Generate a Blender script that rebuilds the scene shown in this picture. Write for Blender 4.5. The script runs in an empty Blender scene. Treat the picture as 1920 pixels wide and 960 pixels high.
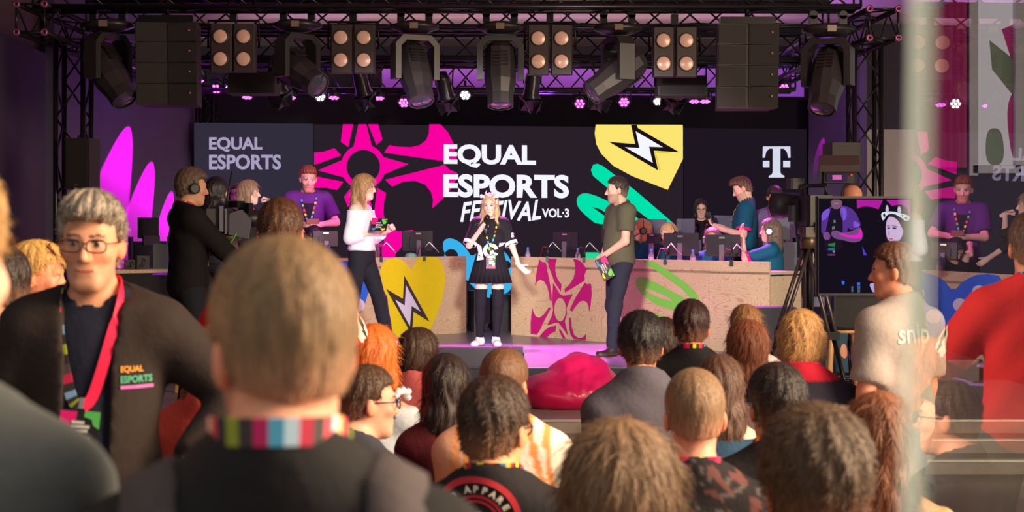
import bpy, math, random, numpy as np
from mathutils import Vector, Matrix
from mathutils.bvhtree import BVHTree
from mathutils.geometry import tessellate_polygon
random.seed(7); RNG = np.random.default_rng(7)
SC = bpy.context.scene; COL = SC.collection
F = 2667.0; HZ = 428.0; CH = 1.74          # focal length in pixels (1920 wide), horizon row, eye height
R = math.radians
def lin(r, g=None, b=None):
    if g is None: r, g, b = r
    f = lambda c: (c/255/12.92) if c/255 <= .04045 else ((c/255+.055)/1.055)**2.4
    return (f(r), f(g), f(b), 1.0)
# ---------------------------------------------------------------- camera
cam = bpy.data.cameras.new('camera'); cam.lens = F/1920*36; cam.sensor_width = 36
cam.shift_y = -(480-HZ)/1920; cam.clip_start = .05; cam.clip_end = 200
cam.dof.use_dof = True; cam.dof.focus_distance = 13.5; cam.dof.aperture_fstop = 4.8
camo = bpy.data.objects.new('camera', cam); COL.objects.link(camo)
camo.location = (0, 0, CH); camo.rotation_euler = (R(90), 0, 0); SC.camera = camo
# ---------------------------------------------------------------- world: overcast daylight, hall is open to it at the right and behind
w = bpy.data.worlds.new('world'); SC.world = w; w.use_nodes = True
w.node_tree.nodes['Background'].inputs[0].default_value = (1.0, .93, .86, 1)
w.node_tree.nodes['Background'].inputs[1].default_value = .48
def lamp(kind, name, loc, target, energy, color=(1,1,1), size=1.0, spot=40, blend=.3, sizey=None):
    l = bpy.data.lights.new(name, kind); l.energy = energy; l.color = color
    if kind == 'AREA':
        l.size = size
        if sizey: l.shape = 'RECTANGLE'; l.size_y = sizey
    elif kind == 'SPOT': l.spot_size = R(spot); l.spot_blend = blend; l.shadow_soft_size = size
    else: l.shadow_soft_size = size
    o = bpy.data.objects.new(name, l); COL.objects.link(o); o.location = loc
    o.rotation_euler = (Vector(target)-Vector(loc)).to_track_quat('-Z', 'Y').to_euler()
    return o
# daylight through the tall glazing on the right of the hall, warm
lamp('AREA', 'daylight_glazing', (5.9, 2.8, 4.4), (-1.0, 5.0, 1.0), 1900, (1, .76, .50), 3.0, sizey=7)
lamp('AREA', 'ceiling_fill', (0, 16.4, 3.78), (0, 16.7, 5), 80, (1, .78, .74), 6.5, sizey=.8)  # added fill without a fixture, brightens the ceiling behind the rig
lamp('AREA', 'ceiling_fill', (0, 11.3, 3.9), (0, 11.5, 5), 20, (1, .70, .70), 6.5, sizey=.5)  # second added fill, lifts the ceiling over the front truss
# front wash on the stage (hall spots above the audience) and the coloured washes from the rig
lamp('SPOT', 'front_wash', (.7, 6.0, 3.0), (-1.45, 14.6, 1.15), 2900, (1, .94, .90), .25, 27, .35)
lamp('SPOT', 'front_wash', (-.5, 6.0, 3.0), (1.45, 14.6, 1.15), 2900, (1, .94, .90), .25, 27, .35)
for x in (-1.6, -.3, 1.0, 2.1):
    lamp('SPOT', 'magenta_wash', (x, 15.9, 3.25), (x*.95, 14.1, .5), 2300, (1, .14, .88), .08, 46, .6)
for x in (-2.2, .4, 2.6):
    lamp('SPOT', 'violet_rig_wash', (x, 16.2, 2.95), (x*1.1, 15.9, 4.6), 120, (.30, .03, 1), .1, 120, .8)
lamp('SPOT', 'magenta_key', (-.6, 14.6, 3.3), (-2.3, 16.2, 1.85), 420, (1, .06, .85), .05, 26, .5)
lamp('SPOT', 'magenta_key', (3.6, 16.6, 3.3), (2.85, 15.9, 2.1), 90, (1, .06, .85), .05, 24, .6)
SC.view_settings.view_transform = 'Standard'; SC.view_settings.look = 'None'
SC.view_settings.exposure = 0.0; SC.view_settings.gamma = 1.0; SC.view_settings.use_curve_mapping = False
# ---------------------------------------------------------------- helpers
def P(px, py, d): return Vector(((px-960)/F*d, d, CH-(py-HZ)/F*d))
def ray_plane(px, py, o, n):
    v = Vector(((px-960)/F, 1, -(py-HZ)/F)); c = Vector((0, 0, CH))
    return c + v*((o-c).dot(n)/v.dot(n))
_m = {}
def nd(t, kind, **kw):
    n = t.nodes.new(kind)
    for k, v in kw.items(): setattr(n, k, v)
    return n
def mat(name, col=(.5,.5,.5), rough=.6, metal=0, emit=None, es=1, bump=0, bscale=60, var=0, spec=.5, attr=False, vscale=None, coat=0, sub=0):
    if name in _m: return _m[name]
    m = bpy.data.materials.new(name); m.use_nodes = True; t = m.node_tree; b = t.nodes['Principled BSDF']
    c = tuple(col)[:3]+(1,)
    b.inputs['Base Color'].default_value = c; b.inputs['Roughness'].default_value = rough
    b.inputs['Metallic'].default_value = metal; b.inputs['Specular IOR Level'].default_value = spec
    if coat: b.inputs['Coat Weight'].default_value = coat
    if emit is not None:
        b.inputs['Emission Color'].default_value = tuple(emit)[:3]+(1,); b.inputs['Emission Strength'].default_value = es
    src = None
    tc = nd(t, 'ShaderNodeTexCoord')
    if attr:
        a = nd(t, 'ShaderNodeVertexColor', layer_name='Col'); src = a.outputs[0]; t.links.new(src, b.inputs['Base Color'])
    if var or bump:
        mp = nd(t, 'ShaderNodeMapping'); t.links.new(tc.outputs['Object'], mp.inputs[0])
        mp.inputs['Scale'].default_value = vscale or (1, 1, 1)
        n = nd(t, 'ShaderNodeTexNoise'); n.inputs['Scale'].default_value = bscale; n.inputs['Detail'].default_value = 4
        t.links.new(mp.outputs[0], n.inputs['Vector'])
        if var:
            mr = nd(t, 'ShaderNodeMapRange'); mr.inputs[1].default_value = .3; mr.inputs[2].default_value = .7
            mr.inputs[3].default_value = 1-var; mr.inputs[4].default_value = 1+var; t.links.new(n.outputs[0], mr.inputs[0])
            hs = nd(t, 'ShaderNodeHueSaturation'); t.links.new(mr.outputs[0], hs.inputs['Value'])
            if src: t.links.new(src, hs.inputs['Color'])
            else: hs.inputs['Color'].default_value = c
            t.links.new(hs.outputs[0], b.inputs['Base Color'])
        if bump:
            bp = nd(t, 'ShaderNodeBump'); bp.inputs['Strength'].default_value = bump; bp.inputs['Distance'].default_value = .01
            t.links.new(n.outputs[0], bp.inputs['Height']); t.links.new(bp.outputs[0], b.inputs['Normal'])
    _m[name] = m; return m
def emis(name, col, s=1.0):
    if name in _m: return _m[name]
    m = bpy.data.materials.new(name); m.use_nodes = True; t = m.node_tree; t.nodes.clear()
    e = nd(t, 'ShaderNodeEmission'); e.inputs[0].default_value = tuple(col)[:3]+(1,); e.inputs[1].default_value = s
    o = nd(t, 'ShaderNodeOutputMaterial'); t.links.new(e.outputs[0], o.inputs[0]); _m[name] = m; return m
def fabric(name, col, var=.05, rough=.85): return mat(name, col, rough, bump=.25, bscale=45, var=var, spec=.25)
def hairmat(name, col, gray=None):
    if name in _m: return _m[name]
    m = mat(name, col, .42, bump=.45, bscale=24, var=.32, vscale=(8, 8, .7), spec=.4, attr=True)
    return m
def plywood():
    if 'plywood' in _m: return _m['plywood']
    m = mat('plywood', (.6,.42,.25), .5); t = m.node_tree; b = t.nodes['Principled BSDF']
    tc = nd(t, 'ShaderNodeTexCoord'); mp = nd(t, 'ShaderNodeMapping'); mp.inputs['Scale'].default_value = (.8, .8, 2.6)
    n = nd(t, 'ShaderNodeTexNoise'); n.inputs['Scale'].default_value = 1.9; n.inputs['Detail'].default_value = 2.5; n.inputs['Distortion'].default_value = .8
    t.links.new(tc.outputs['Object'], mp.inputs[0]); t.links.new(mp.outputs[0], n.inputs['Vector'])
    mu = nd(t, 'ShaderNodeMath', operation='MULTIPLY'); mu.inputs[1].default_value = 34; t.links.new(n.outputs[0], mu.inputs[0])
    fr = nd(t, 'ShaderNodeMath', operation='FRACT'); t.links.new(mu.outputs[0], fr.inputs[0])
    cr = nd(t, 'ShaderNodeValToRGB'); e = cr.color_ramp.elements
    e[0].position = 0; e[0].color = lin(226, 198, 162); e[1].position = 1; e[1].color = lin(212, 172, 126)
    k = e.new(.7); k.color = lin(223, 193, 155); k = e.new(.95); k.color = lin(202, 156, 108)
    t.links.new(fr.outputs[0], cr.inputs[0])
    n2 = nd(t, 'ShaderNodeTexNoise'); n2.inputs['Scale'].default_value = 1.2; t.links.new(tc.outputs['Object'], n2.inputs['Vector'])
    mx = nd(t, 'ShaderNodeMix', data_type='RGBA', blend_type='MULTIPLY'); mx.inputs[0].default_value = .35
    t.links.new(cr.outputs[0], mx.inputs[6]); t.links.new(n2.outputs[0], mx.inputs[7]); t.links.new(mx.outputs[2], b.inputs['Base Color'])
    return m
def tag(o, label=None, cat=None, group=None, kind=None):
    if label: o['label'] = label
    if cat: o['category'] = cat
    if group: o['group'] = group
    if kind: o['kind'] = kind
    return o
def pmat(o):
    return Matrix.LocRotScale(o.location, o.rotation_euler, o.scale)
def attach(o, parent, world=True):
    if parent is None: return
    o.parent = parent
    if world: o.matrix_parent_inverse = wmat(parent).inverted()
def wmat(o):
    m = pmat(o)
    if o.parent: m = wmat(o.parent) @ o.matrix_parent_inverse @ m
    return m
def thing(name, label, cat, loc=(0,0,0), rz=0, group=None):
    o = bpy.data.objects.new(name, None); COL.objects.link(o); o.location = loc; o.rotation_euler = (0, 0, rz)
    o.empty_display_size = .1
    return tag(o, label, cat, group)
def copytree(o, parent=None):
    c = o.copy(); COL.objects.link(c)
    if parent: c.parent = parent
    for ch in list(o.children): copytree(ch, c)
    return c
class MB:
    def __init__(s): s.v = []; s.f = []; s.sm = []; s.mi = []; s.cur = 0
    def add(s, vs, fs, smooth=False, M=None):
        n = len(s.v)
        for v in vs: s.v.append(tuple(M @ Vector(v)) if M else tuple(v))
        for f in fs: s.f.append(tuple(i+n for i in f)); s.sm.append(smooth); s.mi.append(s.cur)
        return s
    def box(s, c, size, rz=0, M=None, bev=0):
        x, y, z = [k/2 for k in size]
        if bev:
            b = bev; vs = []; 
            for sz in (-z, z):
                for (sx, sy) in ((-x+b,-y),(x-b,-y),(x,-y+b),(x,y-b),(x-b,y),(-x+b,y),(-x,y-b),(-x,-y+b)): vs.append((sx, sy, sz))
            fs = [tuple(range(7,-1,-1)), tuple(range(8,16))]+[(i,(i+1)%8,8+(i+1)%8,8+i) for i in range(8)]
        else:
            vs = [(-x,-y,-z),(x,-y,-z),(x,y,-z),(-x,y,-z),(-x,-y,z),(x,-y,z),(x,y,z),(-x,y,z)]
            fs = [(3,2,1,0),(4,5,6,7),(0,1,5,4),(1,2,6,5),(2,3,7,6),(3,0,4,7)]
        T = Matrix.Translation(c) @ Matrix.Rotation(rz, 4, 'Z')
        if M: T = M @ T
        return s.add(vs, fs, False, T)
    def tube(s, pts, r, n=8, cap=True, M=None):
        pts = [Vector(p) for p in pts]; rs = r if isinstance(r, (list, tuple)) else [r]*len(pts)
        vs = []; up = None
        for i, p in enumerate(pts):
            d = (pts[min(i+1, len(pts)-1)]-pts[max(i-1, 0)]).normalized()
            if up is None: up = d.orthogonal().normalized()
            up = (up-d*up.dot(d)).normalized(); q = d.cross(up)
            for k in range(n):
                a = 2*math.pi*k/n; vs.append(p+(up*math.cos(a)+q*math.sin(a))*rs[i])
        fs = [(i*n+k, i*n+(k+1)%n, (i+1)*n+(k+1)%n, (i+1)*n+k) for i in range(len(pts)-1) for k in range(n)]
        s.add(vs, fs, True, M)
        if cap:
            m = len(s.v)-len(vs); s.f.append(tuple(m+k for k in range(n-1,-1,-1))); s.f.append(tuple(m+len(vs)-n+k for k in range(n))); s.sm += [False, False]; s.mi += [s.cur]*2
        return s
    def lathe(s, prof, n=16, M=None, smooth=True):
        vs = [(r*math.cos(2*math.pi*k/n), r*math.sin(2*math.pi*k/n), z) for r, z in prof for k in range(n)]
        fs = [(i*n+k, i*n+(k+1)%n, (i+1)*n+(k+1)%n, (i+1)*n+k) for i in range(len(prof)-1) for k in range(n)]
        return s.add(vs, fs, smooth, M)
    def prism(s, poly, z0, z1, M=None, holes=None):
        n = len(poly); vs = [(x, y, z0) for x, y in poly]+[(x, y, z1) for x, y in poly]
        tri = tessellate_polygon([[Vector((x, y, 0)) for x, y in poly]])
        ar = sum(poly[i][0]*poly[(i+1)%n][1]-poly[(i+1)%n][0]*poly[i][1] for i in range(n))
        fs = []
        for t in tri:
            a = [poly[i] for i in t]; c = (a[1][0]-a[0][0])*(a[2][1]-a[0][1])-(a[2][0]-a[0][0])*(a[1][1]-a[0][1])
            t = t if c > 0 else t[::-1]
            fs.append(tuple(i+n for i in t)); fs.append(tuple(t[::-1]))
        for i in range(n):
            j = (i+1)%n; fs.append((i, j, j+n, i+n) if ar > 0 else (j, i, i+n, j+n))
        return s.add(vs, fs, False, M)
    def build(s, name, m, parent=None, world=True, loc=None):
        me = bpy.data.meshes.new(name); me.from_pydata(s.v, [], s.f)
        for x in (m if isinstance(m, (list, tuple)) else [m]): me.materials.append(x)
        me.polygons.foreach_set('use_smooth', s.sm); me.polygons.foreach_set('material_index', s.mi); me.update()
        o = bpy.data.objects.new(name, me); COL.objects.link(o)
        if loc is not None:
            o.location = loc; me.transform(Matrix.Translation(-Vector(loc)))
        if parent: attach(o, parent, world)
        return o
def struct(name, mb, m, parent=None):
    o = mb.build(name, m, parent); 
    if parent is None: o['kind'] = 'structure'
    return o
def frame(o, d, up=(0,0,1)):
    """matrix whose -Y... local z axis points along d"""
    d = Vector(d).normalized(); x = Vector(up).cross(d)
    x = x.normalized() if x.length > 1e-4 else Vector((1,0,0)); y = d.cross(x)
    return Matrix.Translation(o) @ Matrix((x, y, d)).transposed().to_4x4()
_txt = {}
def text_poly(body, bold=.02, shear=0, spacing=1.0):
    k = (body, bold, shear, spacing)
    if k in _txt: return _txt[k]
    cu = bpy.data.curves.new('t', 'FONT'); cu.body = body; cu.offset = bold; cu.shear = shear; cu.space_character = spacing; cu.resolution_u = 4
    o = bpy.data.objects.new('t', cu); COL.objects.link(o)
    me = bpy.data.meshes.new_from_object(o.evaluated_get(bpy.context.evaluated_depsgraph_get()))
    v = np.array([p.co[:2] for p in me.vertices]); f = [tuple(p.vertices) for p in me.polygons]
    bpy.data.objects.remove(o); bpy.data.meshes.remove(me); bpy.data.curves.remove(cu)
    lo = v.min(0); hi = v.max(0); v = (v-lo)/(hi-lo)
    _txt[k] = (v, f, (hi-lo)[0]/(hi-lo)[1]); return _txt[k]
class Art:
    """flat artwork on a plane, drawn in photograph pixel coordinates, each layer a hair in front of the last"""
    def __init__(s, o, n, parent):
        s.o = Vector(o); s.n = Vector(n).normalized(); s.p = parent
        if s.n.y > 0: s.n = -s.n
    def pt(s, x, y, k): return ray_plane(x, y, s.o+s.n*(.002*k), s.n)
    def poly(s, name, polys, m, k=1, sub=None):
        mb = MB()
        for pl in polys:
            loops = pl if isinstance(pl[0][0], (tuple, list)) else [pl]
            flat = [q for l in loops for q in l]; tri = tessellate_polygon([[Vector((x, -y, 0)) for x, y in l] for l in loops])
            fs = []
            for t in tri:
                a = [flat[i] for i in t]; c = (a[1][0]-a[0][0])*(a[2][1]-a[0][1])-(a[2][0]-a[0][0])*(a[1][1]-a[0][1])
                fs.append(t if c < 0 else t[::-1])
            mb.add([s.pt(x, y, k) for x, y in flat], fs)
        return mb.build(name, m, sub or s.p)
    def text(s, name, body, rect, m, k=3, bold=.02, shear=0, slope=0, spacing=1.0, jit=0, mirror=False):
        v, f, _ = text_poly(body, bold, shear, spacing); x0, y0, x1, y1 = rect
        vs = []
        for a, b in v:
            if mirror: a = 1-a
            x = x0+(x1-x0)*a; y = y1-(y1-y0)*b+slope*(x-x0)+jit*math.sin(x*.11)*2
            vs.append(s.pt(x, y, k))
        mb = MB(); mb.add(vs, f); return mb.build(name, m, s.p)
def circ(x, y, r, n=28, ry=None): return [(x+r*math.cos(2*math.pi*i/n), y+(ry or r)*math.sin(2*math.pi*i/n)) for i in range(n)]
def smoothp(pts, it=2):
    for _ in range(it):
        o = []
        for i in range(len(pts)):
            a, b = pts[i], pts[(i+1)%len(pts)]
            o += [(.75*a[0]+.25*b[0], .75*a[1]+.25*b[1]), (.25*a[0]+.75*b[0], .25*a[1]+.75*b[1])]
        pts = o
    return pts
BLACK = mat('black_plastic', lin(24,22,26), .45, var=.1, bscale=30); BMETAL = mat('black_metal', lin(30,28,32), .35, .6, var=.1, bscale=30)
TRUSSM = mat('black_truss_paint', lin(34,30,36), .3, .5, var=.15, bscale=20); DGRAY = mat('dark_grey_plastic', lin(58,55,58), .5, var=.1)
CHROME = mat('chrome', (.7,.7,.72), .15, 1); WHITE = mat('white_plastic', lin(235,235,238), .5); SILVER = mat('silver_metal', (.55,.55,.57), .3, 1)
MAG = mat('magenta_print', lin(184,0,114), .5, var=.05); CABLE = mat('black_cable', lin(20,20,22), .5)
# ================================================================ SETTING
def boxs(name, c, size, m, parent=None, rz=0):
    mb = MB(); mb.box(c, size, rz); return struct(name, mb, m, parent)
FLOORM = mat('hall_floor', lin(96,84,82), .35, var=.12, bscale=3, bump=.05)
STAGEM = mat('stage_floor_vinyl', lin(112,106,116), .28, var=.10, bscale=5, spec=.5, bump=.02)
WALLD = mat('dark_wall_cloth', lin(62,54,68), .9, var=.06, bscale=4); WALLG = mat('grey_wall', lin(186,174,172), .85, var=.05, bscale=3)
CEILM = mat('ceiling_paint', lin(176,150,152), .9, var=.06, bscale=.6)
boxs('floor', (0, 8, -.06), (16, 26, .12), FLOORM)
ce = boxs('ceiling', (-.85, 12.5, 4.36), (11.5, 16, .12), CEILM)
boxs('ceiling_right', (6.5, 12.5, 5.06), (3.2, 16, .12), CEILM)
boxs('trim_ceiling_step', (4.93, 12.5, 4.7), (.06, 16, .8), CEILM)
for k in range(9):
    mb = MB(); mb.box((-.85, 5+2*k, 4.29), (11.4, .03, .03)); mb.build('ceiling_joint', mat('ceiling_joint', lin(120,100,104), .8), ce)
boxs('wall_back', (0, 20.06, 2.5), (15, .12, 5.2), WALLD)
# left side wall: dark panels, then the angled cloth that takes the magenta beams
wl = boxs('wall_left', (-4.75, 8.3, 1.75), (.12, 12.0, 3.5), WALLD)
for y in (5.0, 8.0, 11.0): mb = MB(); mb.box((-4.685, y, 1.75), (.012, .02, 3.5)); mb.build('panel_joint', BLACK, wl)
boxs('wall_left_upper', (-4.9, 8.3, 3.9), (.12, 14, .8), mat('upper_wall', lin(92,76,76), .9, var=.1))
WA = Vector((-4.62, 14.6, 0)); WB = Vector((-3.93, 17.6, 0)); wd = (WB-WA).normalized(); wn = Vector((wd.y, -wd.x, 0))
LW = mat('beam_wall_cloth', lin(82,68,94), .9, var=.05, bscale=5)
mb = MB(); a = math.atan2(wd.y, wd.x); c = (WA+WB)/2-wn*.05; mb.box((c.x, c.y, 2.15), ((WB-WA).length+.3, .1, 4.3), a); struct('wall_left_angled', mb, LW)
# right side: violet cloth beside the screen, grey pillar, glazing
A_ = Vector((3.86, 18.3, 0)); B_ = Vector((4.25, 17.2, 0))
def vwall(name, a, b, z0, z1, m, t=.1):
    d = (b-a); mb = MB(); c = (a+b)/2; mb.box((c.x, c.y, (z0+z1)/2), (d.length, t, z1-z0), math.atan2(d.y, d.x)); return struct(name, mb, m)
vwall('wall_right_angled', A_, B_, 0, 4.3, LW)
vwall('wall_right', Vector((4.2, 17.9, 0)), Vector((5.35, 17.9, 0)), 0, 2.98, WALLG)
vwall('wall_right_upper', Vector((4.2, 17.9, 0)), Vector((5.35, 17.9, 0)), 2.98, 4.99, WALLD)
vwall('wall_right_glazed', Vector((5.35, 17.9, 0)), Vector((8.0, 17.9, 0)), 0, 2.45, WALLD)
cu = MB(); cu.add([(5.06+.64*k/24, 17.80+.03*math.sin(k*1.9), z) for z in (2.5, 4.95) for k in range(25)], [(k, k+1, 26+k, 25+k) for k in range(24)], True); cu.add([(5.06+.64*k/24, 17.83+.03*math.sin(k*1.9), z) for z in (2.5, 4.95) for k in range(25)], [(k+1, k, 25+k, 26+k) for k in range(24)], True)
tag(cu.build('curtain', mat('pink_curtain', lin(214,60,140), .8)), 'tall dusky pink curtain seen through the glass left of the window', 'curtain')
mb = MB(); mb.box((7.2, 17.84, 3.7), (1.55, .1, 2.7)); struct('trim_window_side', mb, mat('dark_jamb', lin(70,62,62), .7))
# tall window at the right with coloured film shapes
fr = mat('window_frame_white', lin(226,220,222), .5)
wf = MB()
for x in (5.78, 6.36): wf.box((x, 17.86, 3.7), (.11, .12, 2.6))
for z in (2.48, 4.98): wf.box((6.07, 17.86, z), (.6, .12, .1))
win = struct('window_1', wf, fr)
DAY = emis('daylight_pane', (1.0, .80, .84), .62)
for x0, x1 in ((5.83, 6.31),):
    mb = MB(); mb.box(((x0+x1)/2, 17.92, 3.73), (x1-x0, .02, 2.4)); mb.build('pane', DAY, win)
FILMG = mat('film_green', lin(150,170,140), .5); FILMP = mat('film_pink', lin(236,60,170), .5)
art = Art((0, 17.90, 0), (0, -1, 0), win)
art.poly('film_shape', [[(1855,75),(1912,120),(1912,195),(1860,130)]], FILMG, 0)
art.poly('film_shape', [smoothp([(1848,250),(1862,238),(1880,246),(1884,310),(1848,310)])], FILMG, 0)
art.poly('film_shape', [[(1878,55),(1914,40),(1914,120),(1895,108)]], FILMP, 0)
art.poly('film_shape', [smoothp([(1885,190),(1914,160),(1914,300),(1896,300)])], FILMP, 0)
# black drape above the screen and backing behind it
vwall('trim_drape', Vector((-4.1, 17.75, 0)), Vector((4.0, 18.75, 0)), 2.9, 3.42, mat('black_drape', lin(16,13,20), .95))
vwall('trim_drape_lower', Vector((-4.1, 17.75, 0)), Vector((4.0, 18.75, 0)), .0, 2.9, mat('black_drape', lin(16,13,20), .95))
# violet cloth high behind the rear truss
vwall('trim_rig_backing', Vector((-1.6, 17.5, 0)), Vector((3.7, 18.1, 0)), 3.41, 3.80, mat('violet_cloth', lin(170,110,230), .9))
# stage, upstage block, side platforms and steps
st = MB(); st.prism([(-2.35,12.62),(2.62,12.62),(2.62,13.4),(4.4,13.4),(4.4,18.6),(-4.5,18.6),(-4.5,13.4),(-2.35,13.4)], .06, .5)
so = struct('floor_stage', st, STAGEM)
for x in (-1.2, 0, 1.2): mb = MB(); mb.box((x, 14.6, .5005), (.006, 3.9, .001)); mb.build('stage_joint', BLACK, so)
mb = MB(); mb.box((.13, 12.612, .28), (4.97, .012, .44)); mb.build('stage_fascia', mat('black_fascia', lin(20,18,22), .8), so)
mb = MB(); mb.box((.13, 12.63, .497), (4.97, .03, .012)); mb.build('stage_edge', SILVER, so)
STEPM = mat('step_grey', lin(140,126,122), .45, var=.08, bscale=6); NOSE = mat('step_nosing', lin(190,182,176), .3, .3)
steps = MB(); steps.box((0, 12.1, .15), (9.4, 2.8, .30)); sp = struct('floor_platform', steps, STEPM)
for z, y0, y1 in ((.2, 10.38, 10.72), (.1, 10.06, 10.40)):
    mb = MB(); mb.box((0, (y0+y1)/2, z/2), (9.4, y1-y0, z)); mb.build('step', STEPM, sp)
for z, y in ((.3, 10.715), (.2, 10.395), (.1, 10.075)):
    mb = MB(); mb.box((0, y, z-.006), (9.4, .05, .016)); mb.build('nosing', NOSE, sp)
# ---------------------------------------------------------------- glass partition close at the right: reflects the left half of the hall
def glassmat():
    m = bpy.data.materials.new('glass_pane'); m.use_nodes = True; t = m.node_tree; t.nodes.clear()
    tr = nd(t, 'ShaderNodeBsdfTransparent'); tr.inputs[0].default_value = (.80, .86, .84, 1); g = nd(t, 'ShaderNodeBsdfGlossy'); g.inputs['Roughness'].default_value = 0; g.inputs[0].default_value = (1, 1, 1, 1)
    mx = nd(t, 'ShaderNodeMixShader'); lw = nd(t, 'ShaderNodeFresnel'); lw.inputs[0].default_value = 3.8
    o = nd(t, 'ShaderNodeOutputMaterial'); t.links.new(lw.outputs[0], mx.inputs[0]); t.links.new(tr.outputs[0], mx.inputs[1]); t.links.new(g.outputs[0], mx.inputs[2]); t.links.new(mx.outputs[0], o.inputs[0]); return m
def clearmat():
    m = bpy.data.materials.new('glass_back'); m.use_nodes = True; t = m.node_tree; t.nodes.clear()
    tr = nd(t, 'ShaderNodeBsdfTransparent'); tr.inputs[0].default_value = (.97, .99, .98, 1); o = nd(t, 'ShaderNodeOutputMaterial'); t.links.new(tr.outputs[0], o.inputs[0]); return m
def edgemat():
    m = bpy.data.materials.new('glass_edge'); m.use_nodes = True; t = m.node_tree; t.nodes.clear()
    tr = nd(t, 'ShaderNodeBsdfTransparent'); tr.inputs[0].default_value = (.97, 1, .99, 1); d = nd(t, 'ShaderNodeBsdfDiffuse'); d.inputs[0].default_value = lin(232, 244, 242)
    tl = nd(t, 'ShaderNodeBsdfTranslucent'); tl.inputs[0].default_value = lin(232, 244, 242); ad = nd(t, 'ShaderNodeMixShader'); t.links.new(d.outputs[0], ad.inputs[1]); t.links.new(tl.outputs[0], ad.inputs[2])
    mx = nd(t, 'ShaderNodeMixShader'); mx.inputs[0].default_value = .5; o = nd(t, 'ShaderNodeOutputMaterial')
    t.links.new(tr.outputs[0], mx.inputs[1]); t.links.new(ad.outputs[0], mx.inputs[2]); t.links.new(mx.outputs[0], o.inputs[0]); return m
GD = .65; GTH = R(4.25); GL = R(1.05)
g0 = Vector(((1712-960)/F*GD, GD, CH)); gdir = Vector((-math.sin(GTH), -math.cos(GTH), 0)); gn = Vector((-math.cos(GTH)*math.cos(GL), math.sin(GTH)*math.cos(GL), math.sin(GL)))
gup = gdir.cross(gn); gup = gup if gup.z > 0 else -gup
GM = Matrix((gdir, gup, gn)).transposed().to_4x4(); GM.translation = g0     # x = towards the viewer along the pane, y = up, z = room side
mb = MB(); L_ = .55
vs = [(0,-1.6,0),(L_,-1.6,0),(L_,1.4,0),(0,1.4,0),(0,-1.6,-.008),(L_,-1.6,-.008),(L_,1.4,-.008),(0,1.4,-.008)]
mb.add(vs, [(0,1,2,3)], False, GM); mb.cur = 1
mb.add(vs, [(7,6,5,4),(0,4,5,1),(2,6,7,3),(1,5,6,2)], False, GM); mb.cur = 2
gp = mb.build('glass_partition', [glassmat(), clearmat(), edgemat()]); tag(gp, 'clear glass partition at the right edge, mirroring the crowd and screen', 'glass partition')
mb = MB(); mb.cur = 0; mb.box((-.0025, -.1, -.003), (.005, 3.0, .010), 0, GM); mb.build('edge_strip', edgemat(), gp)
# ---------------------------------------------------------------- lights that draw the beams on the angled wall
def on_left(px, py): return ray_plane(px, py, WA, wn)
for (ax, ay), (tx, ty), sp_, en in (((262,165), (196,430), 33, 2200), ((306,222), (247,470), 27, 2000), ((340,272), (300,480), 22, 1800)):
    a = on_left(ax, ay); t_ = on_left(tx, ty); lamp('SPOT', 'beam_light', a+wn*.24, t_-wn*.02, en, (1, .0, .80), .01, sp_, .25)
p = ray_plane(1566, 205, A_, Vector((B_.y-A_.y, -(B_.x-A_.x), 0))); q = ray_plane(1540, 300, A_, Vector((B_.y-A_.y, -(B_.x-A_.x), 0)))
lamp('SPOT', 'beam_light', p+Vector((-.25,-.1,0)), q, 60, (1, .0, .80), .01, 16, .3)
lamp('POINT', 'violet_fill_rig', (3.7, 16.6, 3.2), (0,0,0), 16, (.45, .08, 1), .15)
lamp('POINT', 'violet_fill_rig', (-3.6, 15.3, 3.2), (0,0,0), 8, (.45, .08, 1), .15)
# ================================================================ LED SCREEN
LA = P(365, 428, 17.3); LB = P(1510, 428, 18.3); ld = (LB-LA); ld.z = 0; ld.normalize(); ln = Vector((ld.y, -ld.x, 0))
def led(x, y): return ray_plane(x, y, LA, ln)
LEDK = emis('led_dark', lin(40,31,40), 1.0); LEDK2 = emis('led_dark_right', lin(30,22,32), 1.0); BANK = emis('led_banner', lin(50,45,60), 1.0)
PK = emis('led_pink', lin(248,0,160), 1.0); YE = emis('led_yellow', lin(252,228,112), 1.0); TE = emis('led_teal', lin(0,226,172), 1.0); BL = emis('led_blue', lin(58,178,236), 1.0)
WH = emis('led_white', lin(246,246,255), 1.0); LI = emis('led_lilac', lin(168,158,190), 1.0); KK = emis('led_black', lin(26,18,22), 1.0); TW = emis('sign_white', lin(214,218,238), 1.0)
def ledbox(name, label, x0, x1, yt, m, depth=.1):
    a = led(x0, 428); b = led(x1, 428); zt = led(x0, yt).z; c = (a+b)/2-ln*depth/2
    th_ = thing(name, label, 'screen', (c.x, c.y, .5))
    mb = MB(); mb.box((c.x, c.y, (.5+zt)/2-.01), ((b-a).length-.01, depth, zt-.52), math.atan2(ld.y, ld.x)); mb.build('cabinet', BLACK, th_)
    mb = MB(); mb.add([a+ln*.004+Vector((0,0,.55-CH)), b+ln*.004+Vector((0,0,.55-CH)), b+ln*.004+Vector((0,0,zt-CH)), a+ln*.004+Vector((0,0,zt-CH))], [(0,1,2,3)]); mb.build('display', m, th_)
    return th_, Art(LA+ln*.004, ln, th_)
sb, ab = ledbox('banner_screen', 'dark grey screen at left with two lines of lilac capitals', 364, 587.5, 230, BANK)
ab.text('lettering', 'EQUAL', (392,257,492,285), LI, 1, .034); ab.text('lettering', 'ESPORTS', (392,289.5,527,318), LI, 1, .034)
sm, am = ledbox('main_screen', 'large middle screen showing pink emblem, white lettering and yellow heart', 588.5, 1281, 233, LEDK)
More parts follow.
